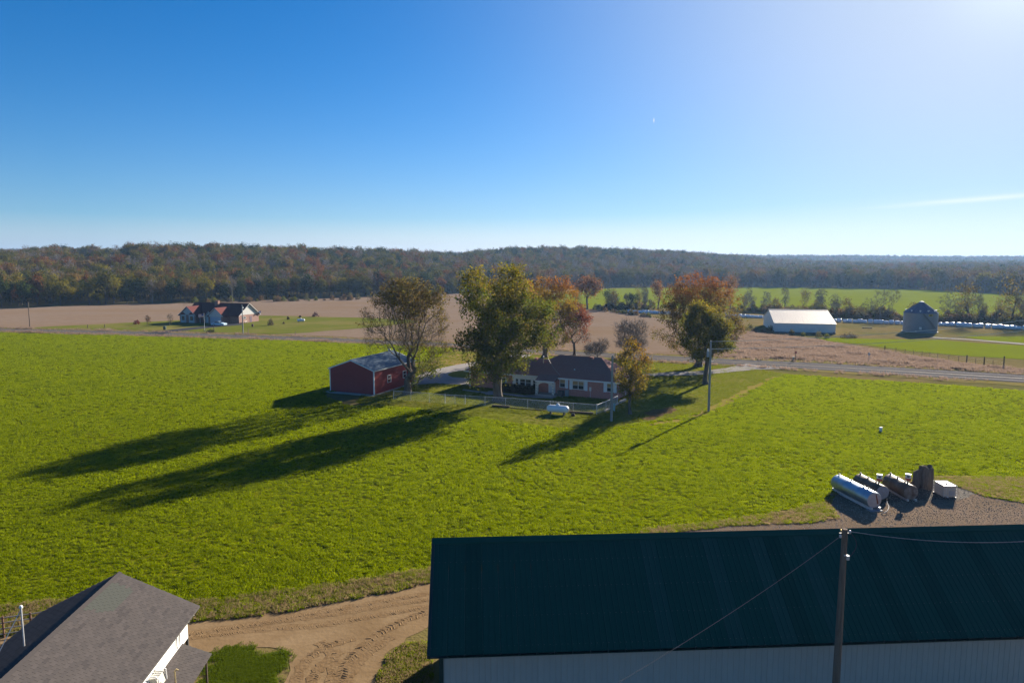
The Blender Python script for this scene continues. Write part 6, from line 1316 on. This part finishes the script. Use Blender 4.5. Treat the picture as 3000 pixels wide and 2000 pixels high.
for k in range(1, 4): MB().box(13.25, 17.35, -3.675, -3.66, 2.3 * k / 4 - .02, 2.3 * k / 4 + .02).build('panel_joint', m_dark, gd)
ch = MB().box(9.0, 10.3, 3.6, 4.6, 4.5, 7.1).build('chimney', m_brick2, fh); MB().box(8.9, 10.4, 3.5, 4.7, 7.1, 7.25).build('chimney_cap', m_brick2, ch)
window(fh, (21.6, 2.2, 1.4), 1.1, .7, 'right'); d = MB().box(21.6, 21.66, 5.4, 6.4, 0, 2.1).build('door', mat('plum_door', (.10, .06, .09), rough=.6), fh)
window(fh, (7.4, 0, 1.0), 1.3, 1.2, 'front')
for x in (7.0, 9.3): MB().box(x, x + .18, -1.5, -1.32, 0, 2.6).build('porch_post', m_side, fh)
b = MB(); b.hexa([(6.6, -1.8, 2.5), (9.7, -1.8, 2.5), (9.7, .2, 2.9), (6.6, .2, 2.9), (6.6, -1.8, 2.62), (9.7, -1.8, 2.62), (9.7, .2, 3.15), (6.6, .2, 3.15)]); b.build('porch_roof', m_rroof, fh)
sd = MB(); sd.lathe([(.02, 0), (.25, .03), (.42, .10), (.50, .18), (.47, .18), (.2, .06), (.02, .04)], 16, Matrix.Translation((22.1, 10.2, 3.1)) @ Matrix.Rotation(R(60), 4, 'X')); sd.tube([(21.7, 10, 2.6), (22.1, 10.15, 3.05)], .05, 6); sd.build('satellite_dish', m_white, fh)
fhM = Matrix.Translation(fh.location) @ Matrix.Rotation(fh.rotation_euler.z, 4, 'Z')
t = thing('person_bench', 'pale bench against the sunlit brick gable of the farmhouse', 'bench', fhM @ Vector((22.3, 2.6, 0)), R(72)); t.name = 'garden_bench'
MB().box(-.7, .7, -.2, .2, .40, .46).build('seat', m_pale_t, t); MB().box(-.7, .7, .16, .20, .5, .85).build('backrest', m_pale_t, t)
for x in (-.6, .6): MB().box(x - .04, x + .04, -.18, .18, 0, .40).build('leg', m_pale_t, t)
# ---- parked saloon car
def car(loc, rz, label):
    t = thing('parked_car', label, 'car', loc, rz); m_body = mat('pale_blue_car_paint', (.42, .56, .66), (.46, .60, .69), scale=1, rough=.25, spec=.7)
    prof = [(-2.3, .32), (-2.36, .62), (-2.25, .86), (-1.55, .96), (-.95, 1.36), (-.2, 1.46), (.55, 1.38), (1.15, .98), (2.05, .84), (2.32, .62), (2.3, .32)]
    b = MB(); n = len(prof); rows = [(-.86, 1.0, .93), (-.90, 1.0, 1), (.90, 1.0, 1), (.86, 1.0, .93)]; vs = []
    for y, sx, sz in ((-.80, .985, 1), (-.90, 1, 1), (.90, 1, 1), (.80, .985, 1)):
        for x, z in prof:
            yy = y * (1 if z < .97 else .80); vs.append((x * sx, yy, z if abs(y) < .85 or z < .97 else z - .03))
    fs = [];
    for i in range(3):
        for k in range(n): fs.append((i * n + k, i * n + (k + 1) % n, (i + 1) * n + (k + 1) % n, (i + 1) * n + k))
    fs += [tuple(range(n))[::-1], tuple(range(3 * n, 4 * n))]; b.add(vs, fs); b.build('body', m_body, t, smooth=True)
    for s in (-1, 1):
        b = MB(); b.hexa([(-1.25, s * .86, .98), (.95, s * .86, .98), (.95, s * .84, .98), (-1.25, s * .84, .98), (-.80, s * .735, 1.34), (.48, s * .735, 1.34), (.48, s * .71, 1.34), (-.80, s * .71, 1.34)]); b.build('side_window', m_glass, t)
        MB().box(.80, .98, s * .98 - .07, s * .98 + .07, .95, 1.07).build('mirror', m_body, t)
        b = MB(); b.lathe([(.10, -.03), (.17, -.03), (.17, .03), (.10, .03)], 10, Matrix.Translation((2.27, s * .62, .66)) @ Matrix.Rotation(pi / 2, 4, 'Y')); b.build('headlight', m_white, t)
        MB().box(-2.37, -2.30, s * .72 - .16, s * .72 + .16, .66, .80).build('tail_light', m_pump_r, t)
    for x0, x1, z0, z1 in ((.62, 1.12, 1.36, 1.01), (-1.0, -1.5, 1.35, .98)):
        b = MB(); b.add([(x0, -.66, z0), (x0, .66, z0), (x1, .74, z1), (x1, -.74, z1), (x0 - .0, -.66, z0 + .02), (x0, .66, z0 + .02), (x1 + .02 * (1 if x1 > 0 else -1), .74, z1 + .02), (x1 + .02 * (1 if x1 > 0 else -1), -.74, z1 + .02)], [(0, 3, 2, 1), (4, 5, 6, 7), (0, 1, 5, 4), (1, 2, 6, 5), (2, 3, 7, 6), (3, 0, 4, 7)]); b.build('windscreen' if x0 > 0 else 'rear_window', m_glass, t)
    for x in (-1.4, 1.42):
        for s in (-1, 1):
            w = MB().tube([(x, s * .72, .32), (x, s * .92, .32)], .32, 18).build('wheel', m_dark, t, smooth=False); MB().tube([(x, s * .915, .32), (x, s * .93, .32)], .19, 12).build('rim', m_steel, w)
car(P(642, 954), R(-12), 'pale blue parked car on the driveway before the farmhouse garage')
